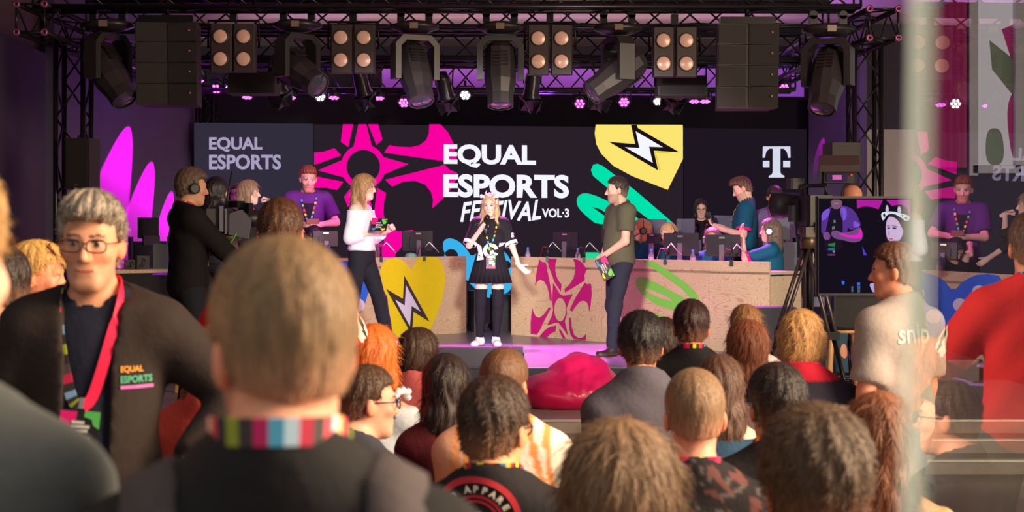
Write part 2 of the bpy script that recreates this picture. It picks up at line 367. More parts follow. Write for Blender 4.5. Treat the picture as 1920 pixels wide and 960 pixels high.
fl = [[(717,294),(766,307.5),(720,327)], [(644,299),(596,319.5),(646,333)], [(662,279),(672,233),(687,233),(698,277)], [(643,233),(662,233),(653,276),(639,266)], [(690,233),(709,233),(717,261),(706,272)],
  [(720,286),(730,272),(745,275),(770,276),(787,272),(799,263),(804,250),(805,233),(826,233),(840,248),(850,268),(857,300),(832,302)], [(722,337),(735,350),(755,341),(777,339),(797,346),(808,360),(812,375),(810,391),(830,373),(845,355),(855,338),(857,324),(843,318),(834,309)],
  [(589,286),(608,284),(627,278),(640,291),(589,309)], [(589,330),(644,341),(632,356),(612,352),(589,352)], [(645,369),(656,354),(662,380),(652,388)],
  [(707,352),(724,362),(720,380),(719,400),(722,413),(732,428),(747,434),(775,431),(760,455),(742,475),(736,520),(705,520),(698,430)], [(664,385),(676,365),(690,365),(697,385),(690,440),(672,440)]]
for p in fl: am.poly('emblem_petal', [p], PK, 1)
am.poly('emblem_ring', [[circ(681, 312.5, 42, 40), circ(681, 312.5, 31.5, 40)]], PK, 2)
am.poly('heart', [smoothp([(1117,233.5),(1115,250),(1118,270),(1127,288),(1150,311),(1185,330)], 0)+[(1252,356),(1280.5,298),(1280.5,240),(1280,234)]], YE, 1)
am.poly('bolt_border', [[(1183,234),(1191,270),(1142,266),(1234,319.5),(1226,282.5),(1274,285.5),(1196,240),(1194,234)]], KK, 2); am.poly('bolt', [[(1192,246),(1199,277.5),(1172,276),(1224,305.5),(1217,275),(1243,276)]], WH, 3)
am.poly('heart_shade', [[(1227,284),(1262,286.5),(1258,288),(1230,286.5),(1239,320),(1236,319)]], emis('led_yellow_dark', lin(226,200,70), 1), 2)
am.poly('squiggle', [[(1112,309),(1120,307),(1130,311),(1190,356),(1262,418),(1240,432),(1220,414),(1140,353),(1112,330),(1108,319)]], TE, 1)
am.poly('squiggle', [[smoothp([(1081,380),(1082,370),(1090,363),(1102,362),(1125,370),(1155,385),(1200,410),(1215,432),(1120,422),(1098,404),(1085,391)], 1), [(1110,388),(1125,392),(1150,408),(1138,408)]]], TE, 1)
am.poly('heart_blue', [[smoothp([(830,470),(831,450),(845,446),(862,453),(876,468),(884,482),(900,470),(925,462),(948,472),(960,492),(962,530),(958,545),(930,560),(905,556),(880,530),(850,500)], 1), circ(846, 480, 13), circ(950, 497, 8)]], BL, 1)
am.text('lettering', 'EQUAL', (832,270,1005,314), WH, 4, .040, slope=.012); am.text('lettering', 'ESPORTS', (831,326,1067,370), WH, 4, .040, slope=.008)
am.text('brush_lettering', 'FESTIVAL', (863,377,1015,415), WH, 4, .022, .25, jit=1, spacing=1.02, slope=-.01); am.text('lettering', 'VOL·3', (1016,391,1067,408), WH, 4, .034)
sr, ar_ = ledbox('side_screen', 'black screen section right of the yellow heart', 1282, 1512, 240, LEDK2)
# illuminated letter sign on the dark panel: solid raised pieces
tg = thing('illuminated_sign', 'white glowing serif letter sign with two squares on dark screen', 'sign', led(1454, 332))
def raised(name, poly, m, parent, depth=.03, off=.03):
    f0 = [led(x, y)+ln*(off+depth) for x, y in poly]; b0 = [led(x, y)+ln*off for x, y in poly]; n = len(poly); mb = MB()
    tri = tessellate_polygon([[Vector((x, -y, 0)) for x, y in poly]])
    for t in tri:
        a = [poly[i] for i in t]; c = (a[1][0]-a[0][0])*(a[2][1]-a[0][1])-(a[2][0]-a[0][0])*(a[1][1]-a[0][1]); mb.add([f0[i] for i in (t if c < 0 else t[::-1])], [(0,1,2)])
    for i in range(n): j = (i+1)%n; mb.add([f0[i], f0[j], b0[j], b0[i]], [(0,1,2,3)])
    return mb.build(name, m, parent)
raised('letter', [(1429,275),(1479,275),(1479.5,296),(1476.5,296),(1474,285),(1468,279),(1460.5,279),(1460.5,322),(1462,327),(1468,330),(1468,333),(1440,333),(1440,330),(1446,327),(1447.5,322),(1447.5,279),(1440,279),(1434,285),(1431.5,296),(1428.5,296)], TW, tg)
raised('square', [(1429,302),(1440,302),(1440,314),(1429,314)], TW, tg); raised('square', [(1467,302),(1479,302),(1479,314),(1467,314)], TW, tg)
# ================================================================ DESKS
PLY = plywood(); DT = mat('desk_top_dark', lin(52,44,48), .4)
def desk(label, pts, back, z0=.5, h=.91):
    """row of plywood front panels along pts with a dark worktop behind"""
    c = pts[0]; t = thing('plywood_desk', label, 'desk', (c[0], c[1], z0))
    bk = Vector((back[0], back[1], 0)).normalized()
    for a, b in zip(pts, pts[1:]):
        a = Vector((a[0], a[1], 0)); b = Vector((b[0], b[1], 0)); d = b-a; L = d.length; an = math.atan2(d.y, d.x); n = Vector((d.y, -d.x, 0)).normalized()
        mb = MB(); m = (a+b)/2-n*.011; mb.box((m.x, m.y, z0+h/2), (L-.004, .022, h), an); mb.build('front_panel', PLY, t)
    mb = MB(); poly = [(p[0], p[1]) for p in pts]+[(p[0]+bk.x*.55, p[1]+bk.y*.55) for p in pts[::-1]]
    mb.prism(poly, z0+h-.128, z0+h-.10); mb.build('worktop', PLY, t)
    for p in (pts[0], pts[-1]):
        mb = MB(); a = Vector((p[0], p[1], 0))+bk*.28+(Vector((pts[1][0]-pts[0][0], pts[1][1]-pts[0][1], 0)).normalized()*(.015 if p is pts[0] else -.015)); mb.box((a.x, a.y, z0+h/2-.07), (.50, .022, h-.15), math.atan2(bk.y, bk.x)); mb.build('side_panel', PLY, t)
    return t
def hit(px, a, b, off=0):
    """point of the desk line a-b under photo column px, moved back by off"""
    k = (px-960)/F; dx, dy = b[0]-a[0], b[1]-a[1]; t = (k*a[1]-a[0])/(dx-k*dy); return Vector((a[0]+t*dx, a[1]+t*dy, 0))
DR = [(-.0125, 16.6), (.98, 15.53), (2.0, 14.44), (2.53, 13.97)]; DL = [(-.54, 16.87), (-1.34, 16.2), (-2.75, 14.98)]
BR = (.73, .68); BLk = (-.64, .77)
tR = desk('plywood desk on the right with magenta emblem and green squiggle print', DR, BR)
tL = desk('plywood desk on the left with yellow heart and bolt print', DL[::-1], BLk)
YP = mat('yellow_print', lin(226,204,0), .5, var=.04); KP = mat('dark_print', lin(50,38,42), .5); WP = mat('pale_print', lin(214,208,228), .5); GP = mat('green_print', lin(122,204,76), .5, var=.04); BP = mat('blue_print', lin(30,96,214), .5, var=.05)
nR = Vector((2.16, 2.0125, 0)); nR2 = Vector((.47, -.53, 0))
aR = Art((DR[0][0], DR[0][1], 0), Vector((DR[2][1]-DR[0][1], -(DR[2][0]-DR[0][0]), 0)), tR); aR.o = aR.o+aR.n*.003
aL = Art((DL[0][0], DL[0][1], 0), Vector((DL[1][1]-DL[0][1], -(DL[1][0]-DL[0][0]), 0)), tL); aL.o = aL.o+aL.n*.003
q7 = lambda L: [(940+x/3.692, 470+y/3.692) for x, y in L]; q6 = lambda L: [(660+x/5.646, 470+y/5.646) for x, y in L]
cl = lambda L: [(x, max(y, 483+(x-958)*.021)) for x, y in L]
for p in ([(262,60),(250,120),(240,170),(235,240),(247,214),(270,200),(295,212),(318,250),(330,300),(335,345),(350,350),(348,300),(335,220),(310,90),(300,80),(282,78)], [(312,52),(385,54),(375,90),(374,140),(383,180),(398,210),(417,235),(412,285),(370,220),(335,130)],
  [(495,57),(530,62),(560,85),(592,128),(575,170),(578,205),(500,255),(440,290),(437,265),(470,235),(500,190),(512,135),(508,85)], [(578,220),(592,233),(608,228),(622,232),(626,300),(618,380),(608,430),(602,380),(590,356),(570,346),(545,352),(515,385),(490,422),(472,412),(510,330),(550,265)],
  [(213,390),(222,425),(238,455),(262,465),(295,440),(318,408),(330,390),(343,400),(300,480),(262,560),(240,585),(225,575),(204,580),(202,500)], [(262,596),(300,550),(340,525),(380,518),(375,560),(345,572),(315,600)], [(398,540),(405,565),(425,608),(446,608),(412,548)], [(468,462),(483,468),(487,530),(505,585),(535,605),(565,600),(586,575),(586,620),(500,612),(478,580),(470,530)]):
    aR.poly('emblem_petal', [cl(q7(p))], MAG, 1)
aR.poly('emblem_star', [[q7([(358,222),(405,300),(430,312),(497,300),(470,350),(452,400),(455,440),(440,490),(464,592),(420,530),(395,500),(375,500),(316,517),(348,455),(358,410),(352,350)]), circ(940+407/3.692, 470+408/3.692, 11, 24, 22)]], MAG, 1)
for L in ([(970,66),(1045,69),(1180,155),(1270,215),(1340,280),(1370,340),(1376,362),(1322,360),(1300,320),(1250,265),(1110,165)], smoothp([(1030,470),(1060,438),(1110,443),(1160,465),(1205,495),(1190,505),(1130,485)], 1)): aR.poly('squiggle', [q7(L)], GP, 1)
aR.poly('squiggle', [[smoothp(q7([(927,215),(938,188),(965,182),(1010,195),(1100,235),(1200,290),(1262,325),(1290,350),(1225,420),(1150,405),(1060,370),(980,310),(940,260)]), 1), smoothp(q7([(990,262),(1030,268),(1110,300),(1165,330),(1185,352),(1120,337),(1050,307),(1005,282)]), 1)]], GP, 1)
aL.poly('heart', [q6([(470,905),(415,820),(370,745),(345,690),(330,600),(322,500),(312,400),(296,300),(298,210),(318,150),(345,115),(380,90),(420,78),(455,77),(495,86),(535,103),(570,132),(600,165),(627,207),(642,165),(665,120),(700,78),(725,62),(890,62),(920,88),(950,130),(972,190),(984,260),(985,320),(978,390),(965,460),(945,540),(918,620),(895,690),(850,790),(795,905)])], YP, 1)
aL.poly('bolt_border', [q6([(360,403),(540,510),(553,262),(820,752),(652,648),(636,872),(606,845)])], KP, 2); aL.poly('bolt', [q6([(458,518),(558,580),(572,366),(726,644),(632,586),(613,800)])], WP, 3)
# blue spotted heart on the next panel of the left desk (seen in the glass)
aB = Art((DL[1][0], DL[1][1], 0), Vector((DL[2][1]-DL[1][1], -(DL[2][0]-DL[1][0]), 0)), tL); aB.o = aB.o+aB.n*.003
aB.poly('heart', [smoothp([(505,490),(545,486),(575,500),(592,522),(610,500),(640,488),(672,492),(692,520),(690,560),(660,620),(640,650),(600,655),(540,600),(505,545)], 1)], BP, 1)
for x, y, r in ((655,527,13),(625,568,13),(580,545,12),(672,572,12),(640,612,13),(548,520,12),(600,610,12),(560,580,11)): aB.poly('spot', [circ(x, y, r)], WP, 2)
# ---------------------------------------------------------------- monitors, bottles, small desk gear
ZT = 1.311; ZL = 1.411
def monitor(px0, px1, ptop, line_, off, label, tilt=0, group='monitors on the desks', blue=False):
    a, b = line_; c = hit((px0+px1)/2, a, b); n = Vector((b[1]-a[1], -(b[0]-a[0]), 0)).normalized(); n = n if n.y < 0 else -n
    c = c-n*off; d = c.y; wpx = (px1-px0)/F*d; an = math.atan2(b[1]-a[1], b[0]-a[0])
    an = (an+math.pi/2) % math.pi-math.pi/2; an = an*.55+tilt; w_ = wpx/max(math.cos(an), .4); zt = CH-(ptop-HZ)/F*d; h = min(zt-ZT-.05, w_*.62)
    t = thing('monitor', label, 'monitor', (c.x, c.y, ZT), an, group)
    o = lambda nm, m, *bx: (lambda mb: ([mb.box(*x) for x in bx], mb.build(nm, m, t, False))[1])(MB())
    zc = zt-ZT-h/2
    o('screen_shell', mat('monitor_back', lin(34,28,36), .4), ((0, .0, zc), (w_, .022, h)), ((0, -.018, zc-.02), (w_*.55, .03, h*.55)))
    o('display', emis('monitor_glow', lin(40,80,140), .6), ((0, .0125, zc), (w_*.96, .002, h*.94)))
    o('stand', mat('monitor_stand', lin(116,108,122), .35, .4), ((0, -.042, (zt-ZT)*.36), (.05, .02, (zt-ZT)*.72)))
    o('foot', mat('monitor_stand', lin(116,108,122), .35, .4), ((0, -.03, .006), (.24, .18, .012)))
    o('badge', SILVER, ((0, -.0345, zc+h*.36), (.06, .003, .018)))
    return t
LR = (DR[0], DR[2]); LR2 = (DR[2], DR[3]); LL = (DL[0], DL[1]); LL2 = (DL[1], DL[2])
monitor(1012, 1058, 435, LR, .22, 'black monitor behind the desk left of the man in olive shirt, blue lit edge')
monitor(1076, 1126, 420, LR, .45, 'taller black monitor just behind the olive shirt man, set further back')
monitor(1186, 1207, 438, LR, .25, 'narrow turned black monitor beside the olive shirt man', R(-20))
monitor(1217, 1279, 437, LR, .25, 'black monitor in front of the blond headset player on the right desk')
monitor(1297, 1356, 440, LR, .25, 'rightmost black monitor on the right desk, by the empty headrest chair')
monitor(779, 834, 433, LL, .25, 'black monitor above the yellow heart on the left desk')
monitor(712, 745, 433, LL, .28, 'black monitor behind the presenter with the white top', R(8))
monitor(612, 655, 433, LL2, .25, 'black monitor beside the water bottle, left of the presenter in white')
def bottle(px, line_, off, label, blue=True, h=.22):
    a, b = line_; c = hit(px, a, b); n = Vector((b[1]-a[1], -(b[0]-a[0]), 0)).normalized(); n = n if n.y < 0 else -n; c = c-n*off
    t = thing('water_bottle', label, 'bottle', (c.x, c.y, ZT), 0, 'water bottles on the desks')
    mb = MB(); k = h/.22; mb.lathe([(0,0),(.03*k,.002),(.032*k,.02*k),(.032*k,.06*k),(.029*k,.075*k),(.032*k,.09*k),(.031*k,.14*k),(.014*k,.18*k),(.013*k,.195*k),(0,.195*k)], 14); mb.build('body', mat('clear_plastic', lin(120,116,134), .12, spec=.8), t, False)
    mb = MB(); mb.lathe([(0,.19*k),(.016*k,.19*k),(.016*k,.217*k),(0,.22*k)], 12); mb.build('cap', mat('blue_cap', lin(60,120,220), .4), t, False)
    mb = MB(); mb.lathe([(.0325*k,.085*k),(.0325*k,.135*k)], 14); mb.build('wrapper', mat('bottle_label', lin(170,130,170), .5), t, False)
for px, ln_, of, lb in ((978, LR, .1, 'water bottle right of the girl with the microphone'), (1074, LR, .08, 'water bottle left of the olive shirt man by a green lit gadget'), (1214, LR, .06, 'water bottle left of the monitor of the blond player'), (1292, LR, .06, 'water bottle between the two right monitors'), (628, LL2, .12, 'water bottle left of the presenter in white')): bottle(px, ln_, of, lb, h=.25 if px == 628 else .21)
def clampmic(px, line_, label):
    c = hit(px, *line_); n = Vector((line_[1][1]-line_[0][1], -(line_[1][0]-line_[0][0]), 0)).normalized(); n = n if n.y < 0 else -n
    t = thing('desk_arm', label, 'desk arm', (c.x, c.y, ZL))
    mb = MB(); mb.box((c.x+n.x*.01, c.y+n.y*.01, ZL-.02), (.03, .05, .06)); mb.tube([(c.x, c.y, ZL), (c.x, c.y, ZL+.12)], .012, 8); mb.build('clamp', BLACK, t)
    mb = MB(); mb.tube([(c.x, c.y, ZL+.10), (c.x+.06, c.y+.05, ZL+.17), (c.x+.17, c.y+.02, ZL+.05)], .008, 6); mb.build('arm', SILVER, t)
    mb = MB(); mb.tube([(c.x, c.y, ZL+.11), (c.x-.05, c.y+.05, ZL+.12), (c.x-.08, c.y+.1, ZL+.01)], .004, 6); mb.build('cable', mat('red_cable', lin(170,30,50), .5), t)
for px, l_, lb in ((1027, LR, 'clamped desk arm right of the girl with the microphone'), (1096, LR, 'clamped desk arm left of the olive shirt man'), (1248, LR, 'clamped desk arm below the blond headset player'), (1372, LR2, 'clamped desk arm beside the standing man in teal jersey'), (714, LL, 'clamped desk arm under the presenter in white'), (795, LL, 'clamped desk arm above the yellow heart')): clampmic(px, l_, lb)
c = hit(1096, *LR)+Vector((.1, .12, 0)); mb = MB(); mb.box((c.x, c.y, ZT+.08), (.17, .07, .16), -.5, bev=.01); g = mb.build('lit_gadget', emis('green_glow', lin(40,226,160), .9)); tag(g, 'small green glowing gadget on desk beside the olive shirt man', 'gadget')
c = hit(777, *LL)+Vector((-.05, .15, 0)); mb = MB(); mb.lathe([(0,0),(.06,.0),(.07,.035),(.05,.06),(0,.07)], 14, Matrix.Translation((c.x, c.y, ZT+.075))); mb.tube([(c.x,c.y,ZT),(c.x,c.y,ZT+.08)],.02,8); g = mb.build('headset_pad', mat('mint_plastic', lin(130,190,170), .5)); tag(g, 'pale mint dome shaped pad on the left desk', 'desk pad')
# ---------------------------------------------------------------- gaming chairs
def gchair(px, ptop, d, rz_, label, cloth, z0=.5):
    p = P(px, ptop, d); t = thing('gaming_chair', label, 'chair', (p.x, p.y, z0), rz_, 'gaming chairs behind the desks'); H = p.z-z0
    m = fabric('chair_cloth_'+cloth, lin(108,108,126) if cloth == 'grey' else lin(30,28,34))
    def o(nm, mt, f): mb = MB(); f(mb); return mb.build(nm, mt, t, False)
    o('headrest', m, lambda b: b.box((0, 0, H-.11), (.25, .08, .22), bev=.03))
    o('backrest', m, lambda b: (b.box((0, .0, H-.45), (.44, .09, .40), bev=.03), b.box((0, .02, H-.72), (.40, .08, .13), bev=.03)))
    o('back_frame', BLACK, lambda b: (b.box((-.24, .04, H-.5), (.03, .05, .60)), b.box((.24, .04, H-.5), (.03, .05, .60)), b.box((0, .05, H-.24), (.2, .03, .1)), b.box((0, .055, H-.62), (.46, .03, .05))))
    o('seat', m, lambda b: b.box((0, -.22, .46), (.50, .50, .10), bev=.04))
    for sx in (-1, 1): o('armrest', BLACK, lambda b: (b.box((sx*.28, -.2, .68), (.08, .26, .04), bev=.01), b.box((sx*.28, -.15, .56), (.04, .06, .22))))
    o('column', BMETAL, lambda b: b.tube([(0, -.2, .08), (0, -.2, .42)], .03, 10))
    o('star_base', BLACK, lambda b: [b.tube([(0, -.2, .1), (.3*math.cos(k*1.2566), -.2+.3*math.sin(k*1.2566), .05)], .022, 6) for k in range(5)])
    return t
gchair(1232, 411, 16.2, .5, 'grey gaming chair headrest behind the first headset player', 'grey'); gchair(1286, 410, 16.6, .5, 'grey gaming chair between the blond player and the woman in black', 'grey')
gchair(1356, 404, 16.4, .45, 'empty grey gaming chair left of the man in teal jersey', 'grey'); gchair(1463, 411, 15.4, .5, 'grey gaming chair behind the ponytailed player at the desk end', 'grey')
gchair(278, 408, 15.0, -2.3, 'black gaming chair with slotted back in front of the magenta beams', 'black')
# ================================================================ RIGGING
def shared_bar(name, r, n=6):
    mb = MB(); mb.tube([(0,0,0),(0,0,1)], r, n); me_o = mb.build(name, TRUSSM); me = me_o.data; bpy.data.objects.remove(me_o); return me
_bars = {}
def bar(parent, name, a, b, r, n=6, m=None):
    a = Vector(a); b = Vector(b); L = (b-a).length; k = (round(L, 2), r)
    if k not in _bars:
        mb = MB(); mb.tube([(0,0,0),(0,0,L)], r, n); o = mb.build(name, TRUSSM); _bars[k] = o.data; bpy.data.objects.remove(o)
    o = bpy.data.objects.new(name, _bars[k]); COL.objects.link(o); o.parent = parent
    o.matrix_parent_inverse = wmat(parent).inverted(); o.location = a; o.rotation_euler = (b-a).to_track_quat('Z', 'Y').to_euler(); return o
def truss(label, a, b, s=.26, step=.30, up=(0,0,1), r=.024, ends=False, faces=(0,1,2,3), name='box_truss'):
    """square truss from a to b (centre of lower/near edge box), four chords and zigzag braces"""
    a = Vector(a); b = Vector(b); d = (b-a).normalized(); u = Vector(up); v = d.cross(u).normalized(); u = v.cross(d); L = (b-a).length
    t = thing(name, label, 'truss', a); h = s/2; cs = [u*h+v*h, u*h-v*h, -u*h-v*h, -u*h+v*h]
    for c in cs: bar(t, 'chord', a+c, b+c, r, 8)
    n = max(2, int(round(L/step)))
    for f in faces:
        p, q = cs[f], cs[(f+1) % 4]
        for k in range(n):
            x0 = a+d*(L*k/n); x1 = a+d*(L*(k+1)/n); bar(t, 'brace', x0+(p if k % 2 == 0 else q), x1+(q if k % 2 == 0 else p), .009)
    for e in (a, b):
        for f in range(4): bar(t, 'end_bar', e+cs[f], e+cs[(f+1) % 4], .011)
    if ends:
        for c in cs:
            mb = MB(); M_ = frame(a+c-d*.004, -d); mb.lathe([(.010,-.01),(.012,.012),(.030,.014),(.030,-.02)], 14, M_); mb.build('chord_fitting', mat('fitting_pink', lin(150,80,128), .3, .6), t)
    return t
zA = 3.735; 
truss('front lighting truss across the top carrying blinders and moving heads', (-4.05, 12.15, 3.74), (2.95, 12.15, 3.74), .25, .30)
truss('second lighting truss just behind the front one', (-3.9, 13.15, 3.70), (2.9, 13.15, 3.70), .25, .28)
truss('middle lighting truss with criss-cross braces behind the moving heads', (-3.6, 14.2, 3.55), (2.9, 14.2, 3.55), .27, .27)
truss('rear lighting truss in front of violet cloth carrying the small lamps', (-3.6, 15.7, 3.40), (3.1, 15.7, 3.40), .28, .25)
xl = (57-960)/F*11.9; xr = (1657-960)/F*11.9
truss('left side truss running back from the front corner', (xl, 11.9, CH+(428-34)/F*11.9), (-3.95, 16.4, 3.5), .235, .3, ends=True)
truss('right side truss with pink lit tube ends', (xr, 11.9, CH+(428-44)/F*11.9), (3.0, 16.0, 3.5), .243, .3, ends=True)
x = (138-960)/F*12.6; truss('left truss tower standing beside the dark wall panels', (x, 12.6, .3), (x, 12.6, 3.4), .24, .34, up=(0,1,0), name='truss_tower')
x = (1621-960)/F*12.9; truss('right truss tower standing behind the camera operator', (x, 12.9, .3), (x, 12.9, 3.42), .24, .34, up=(0,1,0), name='truss_tower')
x = (388-960)/F*17.55; truss('rear left truss tower rising behind the grey banner screen', (x, 17.55, .5), (x, 17.55, 3.5), .2, .34, up=(0,1,0), name='truss_tower')
# cable bundles along the front trusses
for k, (y, z, lb) in enumerate(((12.02, 3.625, 'thick black cable bundle strapped under the front truss'), (13.0, 3.60, 'black cable bundle sagging under the second truss'), (14.05, 3.44, 'black cable bundle along the middle truss'))):
    mb = MB()
    for j in range(4): mb.tube([(-3.9+.35*i, y+.012*j, z+.012*(j % 2)-.02*abs(math.sin(i*1.7+j))) for i in range(20)], .012, 5)
    tag(mb.build('cable_bundle', CABLE), lb, 'cables')
# ---------------------------------------------------------------- moving heads
MH = mat('moving_head_shell', lin(44,39,42), .42, var=.08, bscale=12); MH2 = mat('moving_head_dark', lin(34,30,34), .4)
def moving_head(label, px, py, d, pan, tilt, k=1.0, group='moving head lamps on the front truss'):
    p = P(px, py, d); t = thing('moving_head_lamp', label, 'stage lamp', p, 0, group)
    def o(nm, mt, f, par=t): mb = MB(); f(mb); return mb.build(nm, mt, par, False)
    o('base', MH2, lambda b: (b.lathe([(0,0),(.10*k,0),(.22*k,-.035*k),(.22*k,-.06*k),(.10*k,-.105*k),(0,-.105*k)], 8, Matrix.Diagonal((1, .75, 1, 1))@Matrix.Rotation(R(22.5), 4, 'Z'))))
    o('base_panel', mat('base_panel', lin(120,100,90), .3), lambda b: b.box((0, -.152*k, -.055*k), (.07*k, .01, .05*k)))
    for sx in (-1, 1): o('clamp', BMETAL, lambda b: (b.box((sx*.12*k, 0, .03*k), (.06*k, .06*k, .07*k)), b.tube([(sx*.12*k, -.03*k, .07*k), (sx*.12*k, .03*k, .07*k)], .035*k, 10)))
    Mp = Matrix.Rotation(pan, 4, 'Z')
    yk = MB()
    prof = [(-.20,-.50),(-.20,-.20),(-.13,-.125),(.13,-.125),(.20,-.20),(.20,-.50),(.15,-.50),(.15,-.22),(.10,-.17),(-.10,-.17),(-.15,-.22),(-.15,-.50)]
    yk.prism([(x*k, z*k) for x, z in prof], -.07*k, .07*k, Mp@Matrix.Rotation(R(90), 4, 'X')); yk.build('yoke', MH, t, False)
    Mt = Mp@Matrix.Translation((0, 0, -.44*k))@Matrix.Rotation(tilt, 4, 'X')
    hd = MB(); pr = [(.001,-.26),(.10,-.26),(.135,-.20),(.145,-.05),(.14,.08),(.115,.20),(.115,.30),(.10,.30)]
    hd.lathe([(r*k, z*k) for r, z in pr], 10, Mt@Matrix.Rotation(R(18), 4, 'Z'), False); h = hd.build('head', MH, t, False)
    for sz in (-1, 1): o('vent', MH2, lambda b: [b.box((0, sz*.142*k, (-.15+.03*q)*k), (.13*k, .012, .015*k), 0, Mt) for q in range(5)], h)
    o('lens', mat('lamp_lens', lin(60,55,70), .08, spec=.8), lambda b: b.lathe([(.10*k,.29*k),(.06*k,.305*k),(0,.31*k)], 16, Mt), h)
    return t
moving_head('moving head lamp leftmost on the truss, beside the left speaker column', 203, 36, 12.2, R(60), R(140), 1.05)
moving_head('moving head lamp between the first and second blinder, tilted left', 558, 37, 12.2, R(50), R(118), 1.0)
moving_head('moving head lamp right of the second blinder, seen from its side', 778, 40, 12.2, R(25), R(150), 1.0)
moving_head('moving head lamp in the middle with its yoke facing front', 938, 41, 12.2, R(2), R(165), 1.0)
moving_head('moving head lamp right of the third blinder, tilted down left', 1158, 43, 12.2, R(-70), R(125), 1.0)
moving_head('large moving head lamp at the right beside the truss corner', 1552, 45, 12.0, R(-30), R(150), 1.05)
# ---------------------------------------------------------------- blinders: two housings with two lamps each
REF = mat('lamp_reflector', lin(232,186,174), .3, .1, var=.08, bscale=20); RIM = mat('reflector_rim', lin(60,50,50), .4)
def blinder(label, x0, y0, x1, y1, d):
    p = P((x0+x1)/2, y0, d); t = thing('blinder_lamp', label, 'stage lamp', p, 0, 'four lamp blinders on the front truss'); W = (x1-x0)/F*d; H = (y1-y0)/F*d
    bm_ = mat('blinder_housing', lin(50,36,38), .5, var=.1)
    for sx in (-1, 1):
        cx = sx*W/4; mb = MB(); mb.box((cx, .06, -H/2), (W/2-.012, .12, H), bev=.012); hs = mb.build('housing', bm_, t, False)
        for z in (-.27*H, -.74*H):
            c = Matrix.Translation((cx, -.002, z))@Matrix.Rotation(R(90), 4, 'X'); r = .058
            mb = MB(); mb.lathe([(r,.0),(r*1.02,.012),(r*1.16,.012),(r*1.2,0)], 20, c); mb.build('lamp_ring', RIM, hs, False)
            mb = MB(); mb.lathe([(r,.006),(r*.8,.0105),(r*.5,.014),(r*.16,.016),(0,.0165)], 20, c); mb.build('lamp_lens', REF, hs, False)
    mb = MB(); mb.tube([(-W/2-.02, .06, -H*.5), (-W/2-.02, .06, .03), (W/2+.02, .06, .03), (W/2+.02, .06, -H*.5)], .012, 6); mb.build('bracket', BMETAL, t, False)
    mb = MB(); mb.box((0, .06, .07), (.06, .06, .09)); mb.build('clamp', BMETAL, t, False); return t
blinder('four lamp blinder right of the left speaker column', 392, 44, 479, 134, 12.25); blinder('four lamp blinder left of centre above the pink emblem', 618, 46, 704, 136, 12.25)
blinder('four lamp blinder right of centre above the lettering', 988, 47, 1075, 139, 12.25); blinder('four lamp blinder left of the right speaker column', 1223, 51, 1309, 143, 12.25)
# ---------------------------------------------------------------- hung speaker columns
GRL = mat('speaker_grille', lin(36,29,32), .75, var=.2, bscale=220); SPK = mat('speaker_box', lin(40,33,36), .6)
def line_array(label, x0, x1, ys, d, flip):
    p = P((x0+x1)/2, ys[0], d); W = (x1-x0)/F*d; t = thing('hung_speaker_column', label, 'speaker', p, 0, 'hung speaker columns')
    mb = MB(); mb.box((0, .1, .03), (W*.9, .12, .06)); mb.tube([(0,.1,.05),(0,.1,.22)], .02, 8); mb.build('hanging_frame', BMETAL, t, False)
    for k, (a, b) in enumerate(zip(ys, ys[1:])):
        z1 = -(a-ys[0])/F*d; z0 = -(b-ys[0])/F*d+.004; mb = MB(); h = z1-z0; y = .012*k
        mb.prism([(-W/2, .03), (-.005, .07), (.005, .07), (W/2, .03), (W/2-.03, .36), (-W/2+.03, .36)], z0, z1, Matrix.Translation((0, y, 0))); c = mb.build('cabinet', SPK, t, False)
        for sx in (-1, 1):
            mb = MB(); A_ = [(sx*W/2*.97, .022), (sx*.012, .060), (sx*.012, .072), (sx*W/2*.97, .034)]; mb.prism(A_, z0+.008, z1-.008, Matrix.Translation((0, y, 0))); mb.build('grille', GRL, c, False)
        mb = MB(); mb.box((W/2*.78, .020+y, z1-h*.45), (.014, .012, .014)); mb.build('mark', mat('speaker_mark', lin(150,110,90), .5), c, False)
    return t
line_array('hung black speaker column at left beside the magenta beams', 251, 366, [40, 77, 116, 155, 196], 12.0, 1); line_array('hung black speaker column at right near the truss corner', 1347, 1462, [43, 82, 121, 161, 202], 12.0, -1)
def wedge(label, x0, y0, x1, y1, d):
    p = P((x0+x1)/2, y1, d); W = (x1-x0)/F*d; H = (y1-y0)/F*d; t = thing('hung_wedge_speaker', label, 'speaker', p)
    mb = MB(); mb.prism([(-.15, 0), (.12, 0), (.12, H), (-.08, H), (-.15, H*.45)], -W/2, W/2, Matrix.Rotation(R(90), 4, 'Z')@Matrix.Rotation(R(90), 4, 'X')); mb.build('cabinet', SPK, t, False)
    mb = MB(); mb.prism([(-.155, .01), (-.145, .01), (-.145, H*.43), (-.155, H*.43)], -W/2+.02, W/2-.02, Matrix.Rotation(R(90), 4, 'Z')@Matrix.Rotation(R(90), 4, 'X')); mb.build('grille', GRL, t, False)
    mb = MB(); mb.tube([(-W/2-.01, 0, H*.5), (-W/2-.01, 0, H+.1), (W/2+.01, 0, H+.1), (W/2+.01, 0, H*.5)], .012, 6); mb.tube([(0,0,H+.1),(0,0,3.58-p.z)], .018, 8); mb.build('bracket', BMETAL, t, False)
wedge('hung wedge speaker under the rightmost blinder', 1230, 143, 1322, 182, 13.0); wedge('hung wedge speaker below the leftmost blinder', 432, 136, 520, 178, 13.0)
